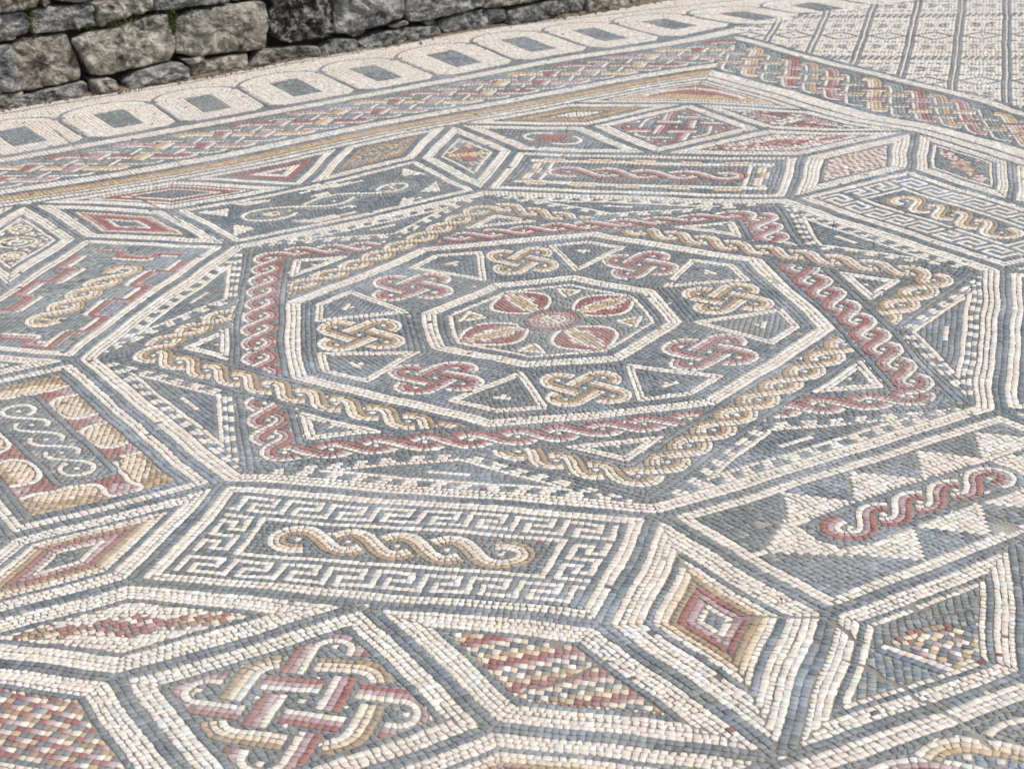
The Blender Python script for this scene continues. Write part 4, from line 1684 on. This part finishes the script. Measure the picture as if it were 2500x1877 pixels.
# outlines of the stones on the wall face: (distance along, height) in design units
STONES = [
    (((0.012,1.088),(0.455,1.033),(0.439,0.860),(0.417,0.804),(0.258,0.799),(0.112,0.795),(-0.032,0.793)), "s1"),
    (((0.506,1.004),(0.560,0.997),(0.543,0.823),(0.491,0.806),(0.481,0.842)), "s1b"),
    (((0.604,1.003),(0.926,0.987),(0.926,0.790),(0.800,0.789),(0.606,0.832)), "s1c"),
    (((-0.011,0.773),(0.110,0.780),(0.291,0.779),(0.334,0.738),(0.346,0.648),(0.314,0.593),(0.079,0.567),(-0.042,0.561)), "s2"),
    (((0.404,0.752),(0.524,0.778),(0.721,0.761),(0.909,0.751),(0.938,0.687),(0.930,0.573),(0.771,0.565),(0.571,0.572),(0.398,0.581),(0.376,0.644)), "s3"),
    (((0.959,0.744),(1.049,0.756),(1.231,0.769),(1.451,0.753),(1.457,0.636),(1.290,0.616),(1.054,0.587),(0.992,0.553),(0.953,0.601)), "s4"),
    (((1.481,0.795),(1.488,0.632),(1.697,0.611),(1.814,0.621),(2.151,0.623),(2.185,0.723),(1.832,0.785)), "s5"),
    (((2.226,0.617),(2.488,0.623),(2.617,0.621),(2.634,0.793),(2.245,0.805)), "s5b"),
    (((0.181,0.517),(0.318,0.533),(0.566,0.540),(0.665,0.532),(0.682,0.469),(0.722,0.343),(0.741,0.242),(0.722,0.147),(0.536,0.127),(0.322,0.121),(0.149,0.121),(0.122,0.191),(0.097,0.315),(0.132,0.429)), "s6"),
    (((0.702,0.479),(0.866,0.516),(1.071,0.524),(1.297,0.566),(1.563,0.585),(1.579,0.490),(1.595,0.339),(1.545,0.197),(1.289,0.172),(1.092,0.165),(0.922,0.154),(0.835,0.179),(0.786,0.297)), "s7"),
    (((1.610,0.387),(1.665,0.516),(1.806,0.571),(2.011,0.587),(2.244,0.582),(2.481,0.576),(2.512,0.540),(2.511,0.337),(2.469,0.163),(2.174,0.168),(1.764,0.196),(1.608,0.250)), "s8"),
    (((-0.034,0.454),(0.057,0.416),(0.069,0.248),(0.037,0.108),(-0.084,0.116)), "s9"),
    (((-0.086,0.098),(0.011,0.100),(0.292,0.086),(0.507,0.101),(0.713,0.124),(0.769,0.066),(0.761,0.006),(0.367,-0.005),(-0.004,-0.006),(-0.101,-0.002)), "b1"),
    (((0.815,0.127),(0.957,0.124),(1.030,0.087),(1.048,0.023),(0.954,0.000),(0.814,0.016)), "b2"),
    (((1.118,0.073),(1.259,0.141),(1.542,0.171),(1.644,0.145),(1.705,0.096),(1.704,0.023),(1.473,0.004),(1.149,-0.011)), "b3"),
    (((1.681,0.177),(1.872,0.180),(1.861,0.144),(1.730,0.132)), "b4"),
    (((1.763,0.127),(2.031,0.131),(2.282,0.133),(2.282,0.062),(2.243,0.017),(1.785,0.016),(1.754,0.039)), "b5"),
    (((2.375,0.074),(2.438,0.142),(2.738,0.131),(2.982,0.096),(3.006,0.034),(2.945,0.010),(2.439,0.000),(2.313,0.013)), "b6"),
    (((2.536,0.423),(2.603,0.528),(2.624,0.677),(3.143,0.612),(3.169,0.402),(3.185,0.231),(3.106,0.176),(2.742,0.176),(2.631,0.217),(2.528,0.335)), "s10"),
    (((3.021,0.072),(3.104,0.102),(3.197,0.138),(3.400,0.102),(3.424,0.026),(3.392,0.003),(3.185,-0.004),(3.053,0.003)), "b7"),
    (((3.238,0.651),(3.936,0.564),(3.943,0.325),(3.915,0.249),(3.712,0.204),(3.348,0.175),(3.201,0.196)), "s11"),
    (((3.332,0.171),(3.498,0.174),(3.479,0.130),(3.404,0.132)), "c1"),
    (((3.779,0.181),(3.927,0.201),(3.941,0.186),(3.817,0.167)), "c2"),
    (((4.158,0.163),(4.268,0.175),(4.290,0.138),(4.203,0.130)), "c3"),
    (((3.452,0.075),(3.599,0.120),(3.861,0.137),(4.280,0.106),(4.299,0.035),(4.007,0.009),(3.516,0.019)), "b8"),
    (((3.965,0.534),(4.793,0.430),(4.800,0.253),(4.653,0.218),(4.349,0.198),(4.097,0.185),(4.004,0.197),(3.950,0.311)), "s12"),
    (((4.327,0.099),(4.377,0.147),(4.571,0.181),(4.765,0.196),(5.041,0.166),(5.061,0.067),(4.804,0.013),(4.402,0.021)), "b9"),
    (((4.836,0.426),(4.825,0.212),(4.994,0.205),(5.523,0.212),(5.528,0.359)), "s13"),
    (((5.093,0.146),(5.369,0.173),(5.656,0.167),(5.681,0.036),(5.362,0.016),(5.097,0.013)), "b10"),
    (((5.705,0.160),(5.755,0.202),(6.008,0.169),(6.005,0.033),(5.710,0.032)), "b11"),
    (((6.027,0.142),(6.548,0.099),(6.567,-0.001),(6.044,0.012)), "b12"),
    (((6.588,0.078),(7.021,0.055),(7.042,-0.022),(6.648,-0.003)), "b13"),
    (((5.563,0.242),(5.971,0.238),(6.028,0.182),(5.657,0.182)), "s14"),
]
srng = np.random.default_rng(5)


def fbm(p, sc, seed):
    return mnoise.fractal(Vector((p[0] * sc + seed * 7.3, p[1] * sc - seed * 3.1, p[2] * sc + seed)), 0.9, 2.0, 5)


def stone(poly, name, mat, seed, rough):
    P = np.asarray(poly, float) * H
    P = P if ((P[:, 0] * np.roll(P[:, 1], -1) - P[:, 1] * np.roll(P[:, 0], -1)).sum() > 0) else P[::-1]
    w, h = np.ptp(P[:, 0]), np.ptp(P[:, 1])
    small = min(w, h)
    c = P.mean(0)
    r = min(0.03, small * 0.16)
    P = c + (P - c) * (1 + 0.005 / small)
    P2 = dense(rounded(P, r * 0.32, 3), max(0.005, (w + h) / 60))
    m = len(P2)
    front = srng.uniform(-0.012, 0.020)
    bulge = min(0.014, small * 0.12)
    rings = []
    prof = [(1.0, -0.16), (1.0, -0.05), (1.0, -0.016), (0.985, -0.006), (0.962, -0.001), (0.92, 0.002)]
    prof += [(f, 0.002 + bulge * (1 - f * f) * 0.8) for f in (0.84, 0.75, 0.66, 0.57, 0.48, 0.39, 0.30, 0.20, 0.10)]
    verts = []
    org = np.array([c[0], -front, c[1]])
    for f, d in prof:
        for q in P2:
            e = c + (q - c) * f
            p = np.array([e[0], d, e[1]])
            nz = fbm(p, 7.0, seed) * 0.45 + fbm(p, 24.0, seed + 3) * 0.30
            ridge = abs(fbm(p, 15.0, seed + 9))
            amp = rough * (0.55 if f > 0.99 else 1.0)
            dd = d + amp * (nz * 0.040 - ridge * 0.020) * (0.5 if d < -0.03 else 1.0)
            k = 1.0 + 0.02 * rough * fbm((q[0], 0.3, q[1]), 30.0, seed + 5) if f > 0.9 else 1.0
            verts.append((c[0] + (e[0] - c[0]) * k - org[0], -(dd + front) - org[1], c[1] + (e[1] - c[1]) * k - org[2]))
    nr = len(prof)
    verts.append((c[0] - org[0], -(0.002 + bulge * 0.8 + front + rough * fbm((c[0], 0, c[1]), 20, seed) * 0.008) - org[1], c[1] - org[2]))
    faces = []
    for a in range(nr - 1):
        for b in range(m):
            b2 = (b + 1) % m
            faces.append((a * m + b, a * m + b2, (a + 1) * m + b2, (a + 1) * m + b))
    for b in range(m):
        faces.append(((nr - 1) * m + b, (nr - 1) * m + (b + 1) % m, nr * m))
    faces.append(tuple(reversed(range(m))))
    me = bpy.data.meshes.new('stone')
    me.from_pydata(verts, [], faces)
    me.polygons.foreach_set('use_smooth', np.ones(len(faces), bool))
    me.materials.append(mat)
    o = link(bpy.data.objects.new('stone', me), wall)
    o.location = org
    return o


BROWN = {'s6', 's9', 'b5', 's1', 's1c', 'b12', 'b13', 's13'}
BLUE = {'s2', 's3', 'b3', 's11', 'b8', 'b9', 'b10', 'b11', 's12', 's5', 'b7', 'b1', 's14'}
for i, (pl, nm_) in enumerate(STONES):
    mt = M_ROCK_DARK if nm_ == 's10' else M_ROCK_BROWN if nm_ in BROWN else M_ROCK_BLUE if nm_ in BLUE else M_ROCK
    o = stone(pl, nm_, mt, i * 1.7 + 2.0, 1.5 if nm_ == 's10' else 1.0)
    if nm_ == 's10':
        o['label'] = 'blackened, deeply pitted stone'
# a few more blocks of the same wall beside and above what the photograph shows
extra = []
x = -3.2
while x < -0.25:
    w_ = srng.uniform(0.5, 0.95)
    extra.append([(x, 0.0), (x + w_ - .04, 0.0), (x + w_ - .05, 0.12), (x + .01, 0.11)])
    extra.append([(x, 0.15), (x + w_ - .05, 0.15), (x + w_ - .06, 0.52), (x + .02, 0.50)])
    extra.append([(x + .03, 0.56), (x + w_ - .02, 0.55), (x + w_ - .03, 0.78), (x + .05, 0.77)])
    x += w_
x = 2.75
for k in range(5):
    w_ = srng.uniform(0.55, 0.9)
    z0 = 0.72 - 0.125 * (x - 2.75)
    extra.append([(x, z0), (x + w_ - .05, z0 - .07), (x + w_ - .06, z0 + .10), (x + .02, z0 + .18)])
    x += w_
for k, x in enumerate((5.62, 6.12, 6.62)):
    extra.append([(x, 0.27 - .04 * k), (x + .44, 0.25 - .04 * k), (x + .43, 0.42 - .04 * k), (x + .02, 0.44 - .04 * k)])
for i, pl in enumerate(extra):
    pl = np.array(pl) + srng.normal(0, 0.008, (4, 2))
    stone(pl, 'x', (M_ROCK, M_ROCK_BLUE, M_ROCK_BROWN)[i % 3], 90 + i * 1.3, 1.0)


def prism(name, pts, y0, y1, mat, parent):
    k = len(pts)
    v = [(p[0] * H, y0, p[1] * H) for p in pts] + [(p[0] * H, y1, p[1] * H) for p in pts]
    f = [tuple(range(k)), tuple(reversed(range(k, 2 * k)))] + [(a, k + a, k + (a + 1) % k, (a + 1) % k) for a in range(k)]
    me = bpy.data.meshes.new(name)
    me.from_pydata(v, [], f)
    me.materials.append(mat)
    return link(bpy.data.objects.new(name, me), parent)


prism('earth_core', [(-3.3, -0.1), (7.4, -0.1), (7.4, 0.06), (6.9, 0.2), (5.4, 0.34), (3.9, 0.56), (2.6, 0.74), (0.9, 0.95), (-3.3, 0.95)], 0.075, 0.42, M_EARTH, wall)

# soil and grit washed against the foot of the wall
gr = np.random.default_rng(8)
v, f = [], []
for i in range(420):
    s_ = gr.uniform(-2.0, 7.2) * H
    r_ = gr.uniform(0.003, 0.009) * (1.6 if gr.random() < 0.1 else 1.0)
    o_ = np.array([s_, -gr.exponential(0.016) - 0.006, r_ * 0.3])
    k = len(v)
    q = np.array([(1, 0, 0), (0, 1, 0), (-1, 0, 0), (0, -1, 0), (0, 0, 1), (0, 0, -1)]) * gr.uniform(0.6, 1.2, (6, 1)) * r_
    v += [tuple(o_ + a_) for a_ in q]
    f += [(k, k + 1, k + 4), (k + 1, k + 2, k + 4), (k + 2, k + 3, k + 4), (k + 3, k, k + 4), (k + 1, k, k + 5), (k + 2, k + 1, k + 5), (k + 3, k + 2, k + 5), (k, k + 3, k + 5)]
m_ = 260
xs = np.linspace(-3.0, 7.3, m_) * H
k = len(v)
for a_, x_ in enumerate(xs):
    wv = 0.012 + 0.010 * mnoise.noise(Vector((x_ * 7, 0.3, 0))) + 0.006 * mnoise.noise(Vector((x_ * 31, 1.3, 0)))
    v += [(x_, 0.05, 0.016), (x_, -0.002, 0.010 + 0.004 * mnoise.noise(Vector((x_ * 19, 0, 4)))), (x_, -max(wv, 0.004) - 0.006, -0.006)]
for a_ in range(m_ - 1):
    for b_ in range(2):
        f.append((k + a_ * 3 + b_, k + a_ * 3 + b_ + 1, k + a_ * 3 + b_ + 4, k + a_ * 3 + b_ + 3))
me = bpy.data.meshes.new('soil_and_grit')
me.from_pydata(v, [], f)
me.materials.append(M_SOIL)
o = link(bpy.data.objects.new('soil_and_grit', me))
o.location, o.rotation_euler = wall.location, wall.rotation_euler
o['kind'], o['label'] = 'stuff', 'brown soil and grit along the foot of the wall'

# ------------------------------------------------------------------ moss in the joints and sprigs on the floor


def tuft(label, wx, wz, seed, n_, spread, tall):
    r = np.random.default_rng(seed)
    v, f = [], []
    for i in range(n_):
        b = np.array([r.normal(0, spread[0]), r.uniform(-0.012, 0.02), r.normal(0, spread[1])])
        d = np.array([r.normal(0, .5), -abs(r.normal(0.6, .4)), r.normal(0.5, .5)])
        d /= np.linalg.norm(d)
        s = np.cross(d, r.normal(0, 1, 3))
        s /= np.linalg.norm(s)
        L, w_ = tall * r.uniform(.5, 1.2), tall * r.uniform(.12, .22)
        k = len(v)
        v += [tuple(b - s * w_ * .5), tuple(b + s * w_ * .5), tuple(b + d * L * .6 + s * w_), tuple(b + d * L), tuple(b + d * L * .6 - s * w_)]
        f += [(k, k + 1, k + 2, k + 4), (k + 4, k + 2, k + 3)]
    me = bpy.data.meshes.new('moss_tuft')
    me.from_pydata(v, [], f)
    me.materials.append(M_MOSS)
    o = link(bpy.data.objects.new('moss_tuft', me))
    p = (WA + WD * wx) * H
    o.location = (p[0] + WN[0] * 0.004, p[1] + WN[1] * 0.004, wz * H)
    o.rotation_euler = wall.rotation_euler
    o['label'], o['category'], o['group'], o['kind'] = label, 'moss', 'moss between the wall stones', 'stuff'


tuft('yellow-green moss in the upright joint left of the top grey stone', 0.37, 0.74, 1, 260, (0.012, 0.055), 0.014)
tuft('green moss along the joint above the broad middle stone', 1.14, 0.575, 2, 260, (0.085, 0.010), 0.013)
tuft('small dark green weed in the joint between the two broad stones', 1.61, 0.50, 3, 150, (0.010, 0.040), 0.018)


def sprig(label, u, v, seed, hgt):
    r = np.random.default_rng(seed)
    V_, F_ = [], []

    def stick(a, b, r0, r1):
        d = (b - a) / np.linalg.norm(b - a)
        s = np.cross(d, [0.31, 0.52, 0.79])
        s /= np.linalg.norm(s)
        t = np.cross(d, s)
        k = len(V_)
        for c, rr in ((a, r0), (b, r1)):
            for j in range(5):
                V_.append(tuple(c + rr * (s * math.cos(j * 1.2566) + t * math.sin(j * 1.2566))))
        for j in range(5):
            F_.append((k + j, k + (j + 1) % 5, k + 5 + (j + 1) % 5, k + 5 + j))
    top = np.array([r.normal(0, .2) * hgt, r.normal(0, .2) * hgt, hgt])
    stick(np.array([0, 0, -0.003]), top * .5, 0.0011, 0.0009)
    stick(top * .5, top, 0.0009, 0.0005)
    for q in range(3):
        b = top * r.uniform(.35, .8)
        stick(b, b + np.array([r.normal(0, .4), r.normal(0, .4), r.uniform(.2, .5)]) * hgt * .6, 0.0007, 0.0004)
    me = bpy.data.meshes.new('weed_sprig')
    me.from_pydata(V_, [], F_)
    me.materials.append(M_TWIG)
    o = link(bpy.data.objects.new('weed_sprig', me))
    o.location = (u * H, v * H, float(undulate(np.float64(u * H), np.float64(v * H))))
    o['label'], o['category'], o['group'] = label, 'weed', 'dry sprigs growing from the joints'


sprig('dry sprig on the white checks below the far meander, farthest of three', 1.385, 1.70, 1, 0.026)
sprig('dry sprig on the white checks below the far meander, middle of three', 1.657, 1.34, 2, 0.020)
sprig('dry sprig by the tan tip of the star below the far meander', 1.967, 1.00, 3, 0.020)
sprig('tiny sprig at the corner of the crenellated rectangle', 0.744, 2.25, 4, 0.022)
sprig('short sprig in the crack above the ochre lozenge', 1.595, -3.09, 5, 0.014)
sprig('dark sprig on the red patch of the grey lozenge', -0.81, 3.96, 6, 0.024)
